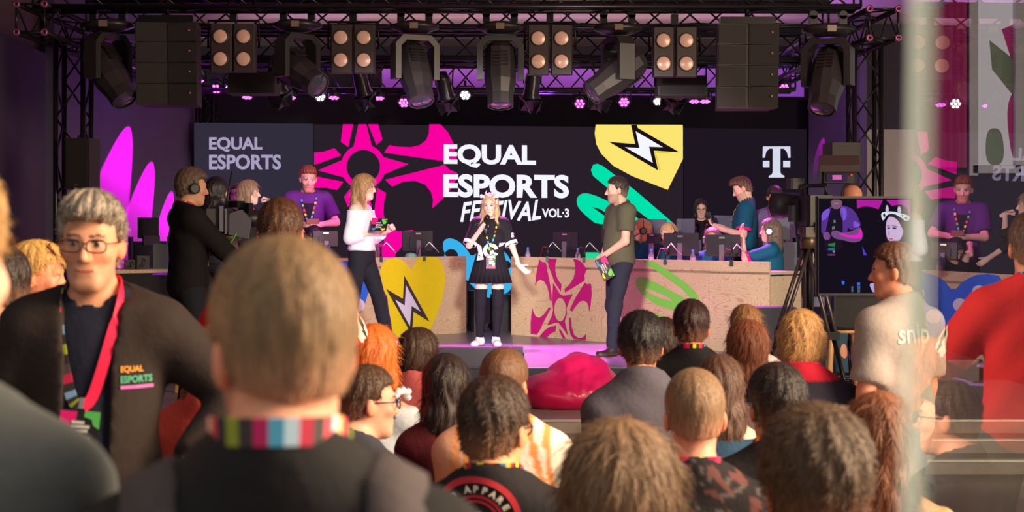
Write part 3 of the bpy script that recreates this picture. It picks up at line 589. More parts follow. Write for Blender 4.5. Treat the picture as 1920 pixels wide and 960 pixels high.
# tower speaker
p = P(157, 355, 12.4); W = .235; H = .44; t = thing('tower_speaker', 'black upright loudspeaker fixed to the left truss tower', 'speaker', (p.x, p.y, p.z))
mb = MB(); mb.prism([(-.115, -.12), (.115, -.12), (.09, .12), (-.09, .12)], 0, H, Matrix.Rotation(R(-12), 4, 'Z')); mb.build('cabinet', SPK, t, False)
mb = MB(); mb.box((0, -.123, H/2), (.20, .012, H-.04), 0, Matrix.Rotation(R(-12), 4, 'Z')); mb.build('grille', GRL, t, False)
mb = MB(); mb.box((0, -.13, .035), (.04, .006, .014), 0, Matrix.Rotation(R(-12), 4, 'Z')); mb.build('name_plate', SILVER, t, False)
mb = MB(); mb.tube([(-.03, .1, H*.8), (-.06, .22, H*.8)], .02, 8); mb.build('bracket', BMETAL, t, False)
p = P(1578, 318, 12.5); mb = MB(); mb.box((p.x, p.y, p.z+.11), (.27, .25, .24), .1, bev=.01); mb.tube([(p.x+.08, p.y+.1, p.z+.11), (p.x+.14, p.y+.3, p.z+.11)], .03, 8); t = mb.build('stage_monitor_speaker', SPK); tag(t, 'black box speaker on the right tower behind the camera', 'speaker')
# ---------------------------------------------------------------- small LED lamps: housing, yoke, seven lenses
def led_lamp(label, px, py, d, color, vis=1.0, k=1.0, tilt=35):
    p = P(px, py, d); t = thing('led_lamp', label, 'stage lamp', p, 0, 'small LED lamps on the rear truss')
    E_ = {'m': emis('lens_magenta', (1.0, .12, .92), 3.2), 'w': emis('lens_white', (1, 1, 1), 6)}[color]
    dr = Vector((random.uniform(-.15,.15)-p.x*.02, -1, -math.tan(R(tilt)))); M_ = frame((0,0,0), dr)
    mb = MB(); mb.lathe([(0,-.16*k),(.06*k,-.15*k),(.085*k,-.08*k),(.09*k,-.004),(.082*k,-.004),(.08*k,-.012),(0,-.012)], 16, M_); h = mb.build('housing', MH2, t, False)
    for q in range(7):
        a = q*math.pi/3; r = 0 if q == 6 else .052*k; mb = MB(); c = M_@Matrix.Translation((r*math.cos(a), r*math.sin(a), -.004)); mb.lathe([(.022*k,0),(.020*k,.005),(0,.010)], 10, c); mb.build('lens', E_, h, False)
    mb = MB(); mb.tube([(-.10*k,.02,0),(-.10*k,.03,.14*k),(.10*k,.03,.14*k),(.10*k,.02,0)], .009, 6); mb.tube([(0,.03,.14*k),(0,.03,max(.22*k, 3.27-p.z))], .014, 6); mb.build('yoke', BMETAL, t, False)
LAB = {'m': 'magenta glowing', 'w': 'white glowing'}
for px, py, c, tl, where in ((373,152,'m',78,'half hidden behind the left speaker column'),(405,167,'m',30,'under the leftmost blinder'),(431,166,'w',60,'left of the wedge speaker'),(463,183,'m',72,'below the left wedge speaker'),(545,184,'m',74,'by the leftmost barn door lamp'),(600,181,'w',25,'above the left of the pink emblem'),(626,184,'m',74,'right of the left white lamp'),(711,185,'m',74,'above the pink emblem'),(757,193,'m',30,'left of the middle barn door lamp'),(788,185,'m',74,'thin one beside the middle barn door lamp'),(872,179,'w',35,'white one near the centre'),(1087,195,'m',28,'right of the third blinder'),(1170,192,'m',28,'under the tilted moving head'),(1235,190,'w',40,'white one under the right wedge'),(1302,191,'m',74,'right of the white lamp'),(1322,191,'m',74,'last of the thin row at right'),(1470,165,'m',50,'right of the right speaker column')):
    led_lamp(LAB[c]+' round LED lamp, '+where, px, py, 15.56, c, tilt=tl, k=.75)
# ---------------------------------------------------------------- barn door lamps
def barndoor(label, px, py, d, pan, tilt):
    p = P(px, py, d); t = thing('barn_door_lamp', label, 'stage lamp', p, 0, 'barn door lamps on the rear truss')
    M_ = Matrix.Rotation(pan, 4, 'Z')@Matrix.Rotation(tilt, 4, 'X'); mb = MB()
    mb.lathe([(0,.30),(.05,.29),(.075,.22),(.08,.05),(.095,.03),(.095,0),(.085,0),(.075,.05),(0,.06)], 16, M_); mb.build('can', mat('lamp_can', lin(70,66,72), .25, .7), t, False)
    for q in range(4):
        mb = MB(); Mq = M_@Matrix.Rotation(q*math.pi/2, 4, 'Z')@Matrix.Translation((0, .095, 0))@Matrix.Rotation(R(-28), 4, 'X'); w0 = .09 if q % 2 else .07
        mb.prism([(-w0, 0), (w0, 0), (w0*1.5, -.14), (-w0*1.5, -.14)], -.003, .003, Mq@Matrix.Rotation(R(90), 4, 'X')); mb.build('barn_door', MH2, t, False)
    mb = MB(); mb.tube([M_@Vector((-.09,0,.15)), M_@Vector((-.1,0,.15))+Vector((0,.05,.2)), M_@Vector((.1,0,.15))+Vector((0,.05,.2)), M_@Vector((.09,0,.15))], .008, 6); c0 = M_@Vector((0,0,.15))+Vector((0,.05,.2)); mb.tube([c0, (c0.x, c0.y, 3.43-p.z)], .014, 6); mb.build('yoke', BMETAL, t, False)
for px, py, pn, tl, w_ in ((525,176,-25,25,'leftmost of the barn door lamps'),(683,178,-20,30,'barn door lamp below the second blinder'),(838,186,-22,28,'barn door lamp left of the centre moving head'),(995,184,18,20,'barn door lamp under the third blinder'),(1125,182,25,22,'barn door lamp left of the tilted moving head'),(1262,184,30,30,'barn door lamp under the right wedge speaker')):
    barndoor('black '+w_, px, py, 14.28, R(pn), R(tl))
# ================================================================ STAGE BITS
p = P(900, 650, 12.75); p2 = P(820, 650, 12.75); p3 = P(981, 650, 12.75)
t = thing('stage_monitor', 'low black floor monitor at the front edge of the stage', 'speaker', (p.x, 12.75, .5)); W = p3.x-p2.x
mb = MB(); mb.prism([(-.16, 0), (.2, 0), (.2, .07), (-.02, .185), (-.16, .185)], -W/2, W/2, Matrix.Rotation(R(90), 4, 'Z')@Matrix.Rotation(R(90), 4, 'X')); mb.build('cabinet', mat('monitor_cabinet', lin(32,26,32), .6), t, False)
mb = MB(); mb.box((0, -.164, .09), (W-.06, .012, .15)); mb.build('grille', mat('monitor_grille', lin(40,33,40), .7, var=.2, bscale=200), t, False)
mb = MB(); [mb.box((sx*(W/2+.006), .0, .1), (.012, .12, .05)) for sx in (-1, 1)]; mb.build('handle', BMETAL, t, False)
p = P(1430, 575, 13.2); mb = MB(); mb.box((p.x+.1, 13.2, (.5+p.z)/2), (.38, .3, p.z-.5), 0, bev=.015); t = mb.build('side_fill_speaker', mat('monitor_cabinet', lin(32,26,32), .6)); tag(t, 'black box speaker at the right end of the plywood desk', 'speaker')
for (x0, x1, y0, dd, lb) in ((880, 905, 545, 17.2, 'black flight case in the gap behind the girl with microphone'), (922, 960, 552, 17.25, 'black bag on the floor in the desk gap')):
    a = P(x0, y0, dd); b = P(x1, y0, dd); mb = MB(); mb.box(((a.x+b.x)/2, dd, (.5+a.z)/2), (b.x-a.x, .3, a.z-.5), .2, bev=.03); o = mb.build('flight_case', mat('case_black', lin(22,20,26), .5)); tag(o, lb, 'case')
c = P(262, 520, 14.2); t = thing('equipment_table', 'black covered equipment table at far left with purple edged monitor', 'table', (c.x, 14.2, .5))
mb = MB(); mb.box((c.x, 14.2, .5+.40), (1.0, .6, .80), .5); mb.build('cover', mat('table_cover', lin(30,26,32), .8), t)
mb = MB(); mb.box((c.x, 14.2, 1.32), (1.05, .65, .035), .5); mb.build('top', PLY, t)
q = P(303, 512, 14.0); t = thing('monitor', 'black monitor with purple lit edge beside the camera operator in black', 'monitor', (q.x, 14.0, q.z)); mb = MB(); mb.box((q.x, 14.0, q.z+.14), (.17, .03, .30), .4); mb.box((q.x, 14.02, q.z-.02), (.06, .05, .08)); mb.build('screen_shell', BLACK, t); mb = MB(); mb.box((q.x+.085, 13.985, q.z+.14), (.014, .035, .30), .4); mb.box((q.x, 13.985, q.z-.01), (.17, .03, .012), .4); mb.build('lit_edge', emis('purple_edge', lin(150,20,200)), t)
for bx, by, bh, lb in ((268, 470, .13, 'grey power box with cables on the equipment table'), (246, 478, .09, 'small black router on the equipment table')):
    q = P(bx, 505, 13.98); mb = MB(); mb.box((q.x, 13.98, 1.34+bh/2), (.13, .12, bh), .3, bev=.008); mb.tube([(q.x+.03, 13.9, 1.34+bh*.8), (q.x+.06, 13.86, 1.34+bh*.5), (q.x+.02, 13.86, 1.36)], .006, 6); tag(mb.build('equipment_box', DGRAY), lb, 'equipment')
# bean bag
def blob(name, fn, lo, hi, res, m, label, cat, amp=.0):
    f = Field(*[np.arange(lo[i], hi[i], res) for i in range(3)], .3); fn(f); v, q = f.nets(); v = relax(v, q, 2); o = qmesh(name, v, q, m); tag(o, label, cat); return o
def beanbag():
    a = P(1070, 765, 11.35); 
    def fn(f):
        c = A3(a.x, 11.55, .30)
        f.add(ell(c+A3(-.06, 0, .10), (.40, .36, .17), .1)); f.add(ell(c+A3(.10, .08, .22), (.26, .26, .18), .12)); f.add(ell(c+A3(.2, .0, .1), (.22, .3, .16), .1)); f.add(ell(c+A3(.08, .05, .34), (.12, .12, .06), .1))
        X, Y, Z = f.grid((slice(None),)*3); f.d += .009*np.sin(np.arctan2(X-c[0]-.1, Z-c[2]-.05)*11+3*np.sin(Y*7))*np.clip((Z-c[2])*6, 0, 1)+.003*np.sin(X*30+3*np.sin(Z*17+Y*11))
        f.d = np.maximum(f.d, .302-Z)
    return blob('bean_bag', fn, (a.x-.62, 11.0, .25), (a.x+.62, 12.1, .95), .018, mat('bean_bag_vinyl', lin(186,14,76), .34, spec=.5, bump=.1, bscale=14), 'shiny crimson bean bag slumped on the step before the stage', 'bean bag')
# ---------------------------------------------------------------- round stools
OAK = mat('stool_wood', lin(206,158,104), .45, var=.15, bscale=5, vscale=(8,8,1)); LEA = mat('stool_leather', lin(44,38,38), .45, bump=.1)
def stool(label, px, ptop, d, z0, r):
    p = P(px, ptop, d); t = thing('round_stool', label, 'stool', (p.x, p.y, z0), .3, 'round stools with wooden legs'); H = p.z-z0
    mb = MB(); mb.lathe([(0,H-.11),(r*.95,H-.11),(r,H-.08),(r,H-.03),(r*.92,H),(0,H+.004)], 28); mb.build('cushion', LEA, t, False)
    mb = MB(); mb.lathe([(0,H-.135),(r*.9,H-.135),(r*.9,H-.11),(0,H-.11)], 24); mb.build('seat_ring', OAK, t, False)
    for k in range(4):
        a = k*math.pi/2+.5; c, s_ = math.cos(a), math.sin(a); mb = MB(); mb.tube([(r*.55*c, r*.55*s_, H-.13), (r*.85*c, r*.85*s_, H-.16), (r*.92*c, r*.92*s_, H-.26), (r*1.15*c, r*1.15*s_, 0)], .024, 8); mb.build('leg', OAK, t, False)
    mb = MB(); mb.tube([(r*1.0*math.cos(k*math.pi/10), r*1.0*math.sin(k*math.pi/10), H*.35) for k in range(21)], .012, 6); mb.build('foot_ring', BMETAL, t, False)
stool('round black stool with pale wooden legs behind the boy in red', 1580, 590, 11.3, .3, .193); stool('round black stool with wooden legs at left behind the grey haired man', 366, 576, 12.6, .3, .17)
# ================================================================ BROADCAST CAMERAS
CAMB = mat('camera_body', lin(26,22,24), .45, var=.1, bscale=20); CAMG = mat('camera_grey', lin(104,100,114), .4, .2)
def tripod(name, label, top, z0, spread, legs, r=.022):
    t = thing(name, label, 'tripod', (top.x, top.y, z0))
    for a in legs:
        e = Vector((top.x+spread*math.cos(a), top.y+spread*math.sin(a), z0+.02)); m_ = (top*.45+e*.55); side = Vector((-math.sin(a), math.cos(a), 0))*.03; mb = MB()
        mb.tube([top+side, m_+side], r*.7, 8); mb.tube([top-side, m_-side], r*.7, 8); mb.build('leg', mat('tripod_metal', lin(92,84,86), .3, .6), t)
        mb = MB(); mb.tube([m_+(top-m_)*.12, e], r*.85, 8); mb.box(m_, (.09, .09, .06)); mb.build('lower_leg', BMETAL, t); mb = MB(); mb.tube([e-Vector((0,0,.02)), e+Vector((0,0,.02))], .035, 8); mb.build('foot', BLACK, t)
    mb = MB(); mb.lathe([(0,-.06),(.07,-.06),(.075,0),(.06,.05),(.09,.06),(.09,.11),(0,.11)], 16, Matrix.Translation(top)); mb.build('fluid_head', mat('tripod_head', lin(110,92,74), .35, .5), t)
    mb = MB(); mb.tube([(top.x, top.y, z0+.5), top], .025, 8); mb.build('centre_column', BMETAL, t)
    return t
top = P(1517, 452, 11.3); tripod('camera_tripod', 'heavy camera tripod with twin tube legs at right of the stage', Vector((top.x, 11.3, top.z)), .3, .62, (R(215), R(290), R(80)))
cb = P(1500, 380, 11.3); C_ = thing('broadcast_camera', 'black broadcast camera with hooded viewfinder on the right tripod', 'camera', (cb.x, 11.3, top.z+.1))
def cpart(nm, m, f, par=None): mb = MB(); f(mb); return mb.build(nm, m, par or C_)
B0 = P(1530, 395, 11.3)
cpart('body', CAMB, lambda b: (b.box((B0.x, 11.3, B0.z), (.22, .20, .24), .2, bev=.02), b.box((B0.x+.05, 11.22, B0.z-.13), (.16, .18, .08), .2)))
lz = P(1492, 372, 11.3)
cpart('lens', CAMB, lambda b: b.tube([(B0.x-.08, 11.36, B0.z+.04), (lz.x+.08, 11.5, B0.z+.05), (lz.x-.02, 11.6, B0.z+.05), (lz.x-.10, 11.66, B0.z+.05)], [.075, .085, .10, .11], 18))
vf = P(1572, 318, 11.15)
cpart('viewfinder', CAMB, lambda b: b.box((vf.x+.01, 11.2, vf.z-.03), (.27, .16, .15), -.12, bev=.02))
cpart('viewfinder_hood', mat('hood_plastic', lin(62,42,48), .55), lambda b: b.prism([(-.10, .0), (.07, .0), (.09, .10), (-.05, .13), (-.11, .05)], -.15, .15, Matrix.Translation((vf.x, 11.14, vf.z-.02))@Matrix.Rotation(R(90-7), 4, 'Z')@Matrix.Rotation(R(90), 4, 'X')))
vs_ = cpart('viewfinder_screen', emis('vf_screen', lin(70,50,80), .7), lambda b: b.box((vf.x-.02, 11.112, vf.z-.065), (.16, .006, .06), -.12))
cpart('viewfinder_picture', emis('vf_pink', lin(214,110,180), .9), lambda b: b.box((vf.x-.02, 11.108, vf.z-.062), (.07, .004, .035), -.12), vs_)
cpart('tally_light', emis('tally_red', (1, .02, .03), 2), lambda b: b.box((vf.x+.09, 11.095, vf.z-.045), (.012, .012, .012)), vs_)
cpart('side_panel', mat('side_panel_metal', lin(120,112,92), .3, .5, var=.3, bscale=40), lambda b: b.box((B0.x+.03, 11.19, B0.z+.02), (.10, .02, .13), .2))
cpart('top_handle', CAMB, lambda b: b.tube([(B0.x-.1, 11.33, B0.z+.12), (B0.x-.09, 11.33, B0.z+.2), (B0.x+.07, 11.28, B0.z+.2), (B0.x+.08, 11.28, B0.z+.12)], .018, 8))
cpart('zoom_control', DGRAY, lambda b: b.box((lz.x+.02, 11.42, lz.z+.12), (.12, .1, .09), .3, bev=.015)); cpart('lens_motor', DGRAY, lambda b: b.box((lz.x+.04, 11.42, lz.z-.12), (.14, .1, .13), .3, bev=.02))
cpart('battery', mat('battery_box', lin(90,84,80), .5), lambda b: b.box((B0.x-.06, 11.24, B0.z-.17), (.12, .12, .08), .2))
cpart('pan_bar', BMETAL, lambda b: b.tube([(B0.x, 11.25, B0.z-.2), (B0.x+.08, 10.95, B0.z-.32)], .012, 8))
# left camera: cube body with screens, antenna, green cable
C2 = P(412, 410, 10.7); L_ = thing('studio_camera', 'grey camera with antenna and green cable before the man in headphones', 'camera', (C2.x, 10.75, C2.z-.25))
def c2(nm, m, f, par=None): mb = MB(); f(mb); return mb.build(nm, m, par or L_)
c2('body', CAMB, lambda b: (b.box((C2.x+.02, 10.85, C2.z-.02), (.20, .3, .16), -.5, bev=.02), b.box((C2.x+.08, 10.95, C2.z-.05), (.16, .2, .2), -.5, bev=.02)))
c2('side_plate', CAMG, lambda b: (b.prism([(-.07,-.09),(.08,-.12),(.10,.02),(.03,.10),(-.06,.07)], -.012, .012, Matrix.Translation((C2.x+.13, 10.74, C2.z-.03))@Matrix.Rotation(R(90), 4, 'X'))))
c2('monitor_back', DGRAY, lambda b: (b.box((C2.x-.055, 10.7, C2.z+.0), (.12, .05, .15), .25, bev=.015)))
c2('monitor_edge', CAMG, lambda b: (b.box((C2.x+.015, 10.68, C2.z+.0), (.03, .06, .19), .25), b.box((C2.x+.045, 10.7, C2.z-.02), (.018, .06, .19), .25)))
c2('antenna', BLACK, lambda b: b.tube([(C2.x+.035, 10.75, C2.z+.06), (C2.x+.05, 10.75, C2.z+.16), (C2.x+.08, 10.75, C2.z+.36)], [.012, .009, .006], 8))
c2('lens', CAMB, lambda b: b.tube([(C2.x+.08, 10.95, C2.z), (C2.x+.22, 11.05, C2.z), (C2.x+.26, 11.08, C2.z)], [.06, .07, .075], 16))
c2('cable', mat('green_cable', lin(70,170,60), .5), lambda b: b.tube([(C2.x-.04+.17*k/12, 10.68, C2.z-.11-.1*math.sin(math.pi*k/12)) for k in range(13)], .0055, 6))
c2('top_bracket', BMETAL, lambda b: (b.box((C2.x+.1, 10.8, C2.z+.11), (.10, .1, .05), -.4), b.box((C2.x+.17, 10.85, C2.z+.08), (.09, .06, .08), -.4)))
c2('receiver', mat('receiver_black', lin(28,26,30), .4), lambda b: b.box((C2.x-.03, 10.75, C2.z-.22), (.09, .08, .12), bev=.01))
tripod('camera_stand', 'camera stand beneath the grey camera at the left', Vector((C2.x+.04, 10.85, C2.z-.22)), .3, .34, (R(285), R(15), R(75)), .02)
# ================================================================ PREVIEW MONITOR with the live picture
MD = 9.6; mo = P(1540, 550, MD); m1 = P(1700, 372, MD); t = thing('preview_screen', 'big screen on a stand at right showing close-up of girl with horned headband', 'screen', ((mo.x+m1.x)/2, MD, 0))
mb = MB(); W = m1.x-mo.x+.05; H = m1.z-mo.z; cx = (mo.x+m1.x)/2+.01; cz = (mo.z+m1.z)/2; mb.box((cx, MD+.035, cz), (W+.03, .06, H+.03), bev=.01); mb.build('frame', BLACK, t)
mb = MB(); mb.box((cx, MD+.003, cz), (W, .004, H)); mb.build('display', emis('preview_dark', lin(22,15,28), 1), t)
mb = MB(); mb.box((cx, MD+.08, cz-H/2-.12), (W*.6, .06, .22)); mb.box((cx-.28, MD+.08, .55), (.05, .05, 1.0)); mb.box((cx+.28, MD+.08, .55), (.05, .05, 1.0)); mb.build('stand', BMETAL, t); mb = MB(); mb.box((cx, MD+.05, .025), (.8, .5, .05)); mb.build('stand_foot', BMETAL, t)
pa = Art((0, MD, 0), (0, -1, 0), t); E = lambda n, c, s=1: emis('pv_'+n, lin(*c), s)
S8 = lambda L: [(1440+x/4, 240+y/4) for x, y in L]
pa.poly('backdrop_pink', [S8([(665,538),(862,540),(828,610),(790,596),(740,588),(700,592),(668,605)]), S8([(885,540),(1066,540),(1066,690),(1040,600),(1000,570),(930,585)])], E('pink', (176,30,160)), 1)
pa.poly('man_shirt', [smoothp(S8([(400,640),(470,590),(490,575),(550,580),(600,590),(650,620),(690,700),(695,735),(620,770),(600,740),(590,800),(560,820),(400,830)]), 1)], E('shirt', (86,50,140)), 1)
pa.poly('man_vest', [S8([(470,600),(500,590),(545,590),(560,640),(560,900),(440,960),(420,830)])], E('vest', (30,20,40)), 2)
pa.poly('man_shirt_light', [smoothp(S8([(540,590),(590,600),(590,680),(560,700),(545,660)]), 1)], E('shirtl', (124,84,210)), 2)
pa.poly('man_shirt_light', [smoothp(S8([(400,640),(450,600),(470,620),(440,680),(402,700)]), 1)], E('shirtl', (124,84,210)), 2)
pa.poly('man_shirt_light', [smoothp(S8([(640,690),(690,720),(690,738),(640,750)]), 1)], E('shirtl', (124,84,210)), 2)
pa.poly('man_head', [smoothp(S8([(468,538),(555,538),(556,580),(535,605),(500,610),(475,590)]), 1)], E('head', (124,84,108)), 3); pa.poly('man_smile', [S8([(490,562),(535,560),(520,572),(500,572)])], E('smile', (150,110,150)), 4)
pa.poly('man_forearm', [smoothp(S8([(640,770),(690,735),(712,790),(705,845),(640,862),(560,840),(500,830),(470,800),(480,770),(520,768),(560,790)]), 1), smoothp(S8([(410,790),(450,775),(470,810),(460,840),(420,838)]), 1)], E('arm', (118,72,130)), 4)
pa.poly('man_arm_light', [smoothp(S8([(690,745),(712,800),(690,830),(600,822),(540,800),(530,785),(620,808),(680,800)]), 1)], E('arml', (236,30,200)), 5)
pa.poly('man_lanyard', [S8([(490,690),(505,690),(508,710),(493,712)]), S8([(480,740),(500,735),(500,755),(482,765)])], E('lan', (90,130,90)), 4)
for n, c, L in (('green', (50,120,60), [(450,870),(505,860),(500,890),(455,885)]), ('teal', (40,100,140), [(450,900),(502,895),(502,915),(452,918)]), ('gold', (150,140,50), [(480,920),(502,918),(498,940)]), ('mauve', (110,40,120), [(448,945),(504,943),(504,958),(448,958)])): pa.poly('badge_patch', [S8(L)], E(n, c), 4)
pa.poly('man_pocket', [S8([(706,885),(742,955),(715,955)])], E('pocket', (80,60,190)), 3)
pa.poly('girl_hair', [smoothp(S8([(880,830),(884,700),(905,655),(950,625),(1000,640),(1035,690),(1050,790),(1040,880),(990,880),(900,860)]), 1)], E('hair', (52,34,46)), 2)
pa.poly('girl_face', [smoothp(S8([(884,700),(915,655),(950,670),(1000,700),(1020,760),(1000,830),(960,860),(905,850),(884,800)]), 2)], E('face', (204,176,212)), 3)
pa.poly('girl_parting', [smoothp(S8([(905,665),(945,625),(1000,650),(1035,720),(1030,800),(1005,750),(975,690),(935,665)]), 1)], E('hair', (52,34,46)), 4)
pa.poly('girl_eye', [circ(1440+905/4, 240+752/4, 3, 12, 1.6), circ(1440+948/4, 240+752/4, 4, 12, 1.8)], E('eye', (60,50,110)), 4); pa.poly('girl_brow', [S8([(890,733),(915,730),(915,736),(890,738)]), S8([(930,730),(968,736),(968,741),(930,736)])], E('brow', (110,80,110)), 4)
pa.poly('girl_lips', [smoothp(S8([(900,830),(920,823),(945,832),(920,842)]), 1)], E('lips', (200,96,150)), 4); pa.poly('girl_nose', [S8([(908,760),(915,800),(895,806)])], E('nose', (178,146,190)), 4)
pa.poly('headband', [smoothp(S8([(848,640),(870,628),(935,625),(1000,640),(1066,660),(1062,690),(1030,700),(1000,672),(940,640),(890,650),(865,700),(850,670)]), 1)], E('band', (214,224,236)), 5)
pa.poly('horn', [smoothp(S8([(880,625),(885,580),(898,578),(908,615),(900,632)]), 1)], E('horn', (204,190,220)), 6); pa.poly('horn', [smoothp(S8([(968,620),(978,585),(992,590),(1000,632),(985,640)]), 1)], E('horn', (204,190,220)), 6)
pa.poly('headband_spot', [S8([(862,648),(876,640),(882,660),(868,672)]), S8([(1020,670),(1045,672),(1040,690)]), S8([(1000,650),(1015,655),(1008,668)])], E('spot', (40,34,50)), 6)
S4 = lambda L: [(1440+x/4, 480+y/4) for x, y in L]
pa.poly('girl_hand', [smoothp(S4([(790,60),(830,40),(860,60),(870,120),(840,140),(800,130),(785,100)]), 1), smoothp(S4([(760,210),(790,200),(850,230),(860,270),(790,280),(770,240)]), 1)], E('hand', (176,164,222)), 3)
pa.poly('microphone', [S4([(828,-20),(858,-20),(852,60),(838,140),(828,226),(806,220),(812,140)])], E('mic', (30,40,80)), 4); pa.poly('microphone_ring', [S4([(812,190),(832,192),(830,204),(811,202)])], E('micr', (190,200,120)), 5)
pa.poly('bottle_glint', [S4([(668,198),(692,198),(690,218),(670,218)]), S4([(552,186),(575,190),(572,212),(556,214)])], E('cap', (60,110,230)), 3); pa.poly('bottle_glint', [S4([(668,222),(692,222),(690,275),(672,275)]), S4([(625,228),(640,228),(640,270),(625,270)])], E('bot', (70,90,120)), 3)
# ================================================================ PEOPLE: one continuous skinned surface per body (implicit field -> surface nets)
A3 = lambda *a: np.array(a, dtype=float)
class Field:
    def __init__(s, xs, ys, zs, far=.12):
        s.x, s.y, s.z = [np.asarray(a, dtype=np.float32) for a in (xs, ys, zs)]
        s.d = np.full((len(xs), len(ys), len(zs)), far, np.float32)
    def sl(s, lo, hi):
        r = []
        for a, l, h in zip((s.x, s.y, s.z), lo, hi):
            i = np.searchsorted(a, l); j = np.searchsorted(a, h); r.append(slice(max(i-1, 0), j+1))
        return tuple(r)
    def grid(s, q): return s.x[q[0]][:, None, None], s.y[q[1]][None, :, None], s.z[q[2]][None, None, :]
    def add(s, pr, infl=0.0, sub=False):
        k = pr.get('k', .03); m = .05+abs(infl)
        if pr['t'] == 'c':
            a, b, r1, r2 = pr['a'], pr['b'], pr['r1']+infl, pr['r2']+infl
            lo = np.minimum(a-r1, b-r2)-m; hi = np.maximum(a+r1, b+r2)+m
        else:
            c = pr['c']; rm = max(pr['r'])+infl; lo = c-rm-m; hi = c+rm+m
        q = s.sl(lo, hi); X, Y, Z = s.grid(q)
        if X.size == 0 or Y.size == 0 or Z.size == 0: return
        if pr['t'] == 'c':
            ba = b-a; L = float(ba@ba)+1e-9
            t = np.clip(((X-a[0])*ba[0]+(Y-a[1])*ba[1]+(Z-a[2])*ba[2])/L, 0, 1)
            d = np.sqrt((X-a[0]-t*ba[0])**2+(Y-a[1]-t*ba[1])**2+(Z-a[2]-t*ba[2])**2)-(r1+t*(r2-r1))
        else:
            x, y, z = X-c[0], Y-c[1], Z-c[2]
            if pr.get('R') is not None:
                M = pr['R']; x, y, z = (M[0,0]*x+M[1,0]*y+M[2,0]*z, M[0,1]*x+M[1,1]*y+M[2,1]*z, M[0,2]*x+M[1,2]*y+M[2,2]*z)
            r = np.array(pr['r'])+infl
            k0 = np.sqrt((x/r[0])**2+(y/r[1])**2+(z/r[2])**2); k1 = np.sqrt((x/r[0]**2)**2+(y/r[1]**2)**2+(z/r[2]**2)**2)+1e-6
            d = k0*(k0-1)/k1
        for p, n in pr.get('cut', ()):
            d = np.maximum(d, (X-p[0])*n[0]+(Y-p[1])*n[1]+(Z-p[2])*n[2])
        o = s.d[q]
        if sub: s.d[q] = np.maximum(o, -d); return
        h = np.maximum(k-np.abs(o-d), 0)/k
        s.d[q] = np.minimum(o, d)-h*h*k*.25
    def nets(s):
        d = s.d; nx, ny, nz = d.shape; ins = d < 0
        cs = [(i, j, k) for i in (0, 1) for j in (0, 1) for k in (0, 1)]
        n = sum(ins[i:nx-1+i, j:ny-1+j, k:nz-1+k].astype(np.int8) for i, j, k in cs)
        I, J, K = np.nonzero((n > 0) & (n < 8))
        idx = np.full((nx-1, ny-1, nz-1), -1, np.int32); idx[I, J, K] = np.arange(len(I))
        acc = np.zeros((len(I), 3)); cnt = np.zeros(len(I)); cv = {c: d[I+c[0], J+c[1], K+c[2]] for c in cs}
        cp = {c: np.stack([s.x[I+c[0]], s.y[J+c[1]], s.z[K+c[2]]], 1) for c in cs}
        for a in cs:
            for ax in range(3):
                if a[ax]: continue
                b = tuple(1 if i == ax else a[i] for i in range(3)); va, vb = cv[a], cv[b]
                x = (va < 0) != (vb < 0); t = np.where(x, va/np.where(x, va-vb, 1), 0)[:, None]
                acc += np.where(x[:, None], cp[a]+(cp[b]-cp[a])*t, 0); cnt += x
        V = acc/cnt[:, None]; Q = []
        for ax in range(3):
            u, w_ = (ax+1) % 3, (ax+2) % 3
            A = [slice(1, -1)]*3; A[ax] = slice(0, -1); B = [slice(1, -1)]*3; B[ax] = slice(1, None)
            ia = ins[tuple(A)]; ch = ia != ins[tuple(B)]
            g = list(np.nonzero(ch)); g[u] = g[u]+1; g[w_] = g[w_]+1
            fl = ins[tuple(g)]
            def cell(du, dw):
                h = list(g); h[u] = h[u]+du; h[w_] = h[w_]+dw; return idx[tuple(h)]
            q = np.stack([cell(-1, -1), cell(0, -1), cell(0, 0), cell(-1, 0)], 1)
            q[~fl] = q[~fl][:, ::-1]; Q.append(q)
        Q = np.concatenate(Q); return V, Q[(Q >= 0).all(1)]
def relax(V, Q, it=1, f=.5):
    e = np.concatenate([Q[:, [i, (i+1) % 4]] for i in range(4)])
    for _ in range(it):
        s = np.zeros_like(V); c = np.zeros(len(V))
        for k in range(3): s[:, k] = np.bincount(e[:, 0], V[e[:, 1], k], len(V))+np.bincount(e[:, 1], V[e[:, 0], k], len(V))
        c = np.bincount(e[:, 0], minlength=len(V))+np.bincount(e[:, 1], minlength=len(V))
        V = V+(s/np.maximum(c, 1)[:, None]-V)*f
    return V
def vnorm(V, Q):
    n = np.cross(V[Q[:, 2]]-V[Q[:, 0]], V[Q[:, 3]]-V[Q[:, 1]]); o = np.zeros_like(V)
    for k in range(3):
        for i in range(4): o[:, k] += np.bincount(Q[:, i], n[:, k], len(V))
    return o/(np.linalg.norm(o, axis=1)[:, None]+1e-9)
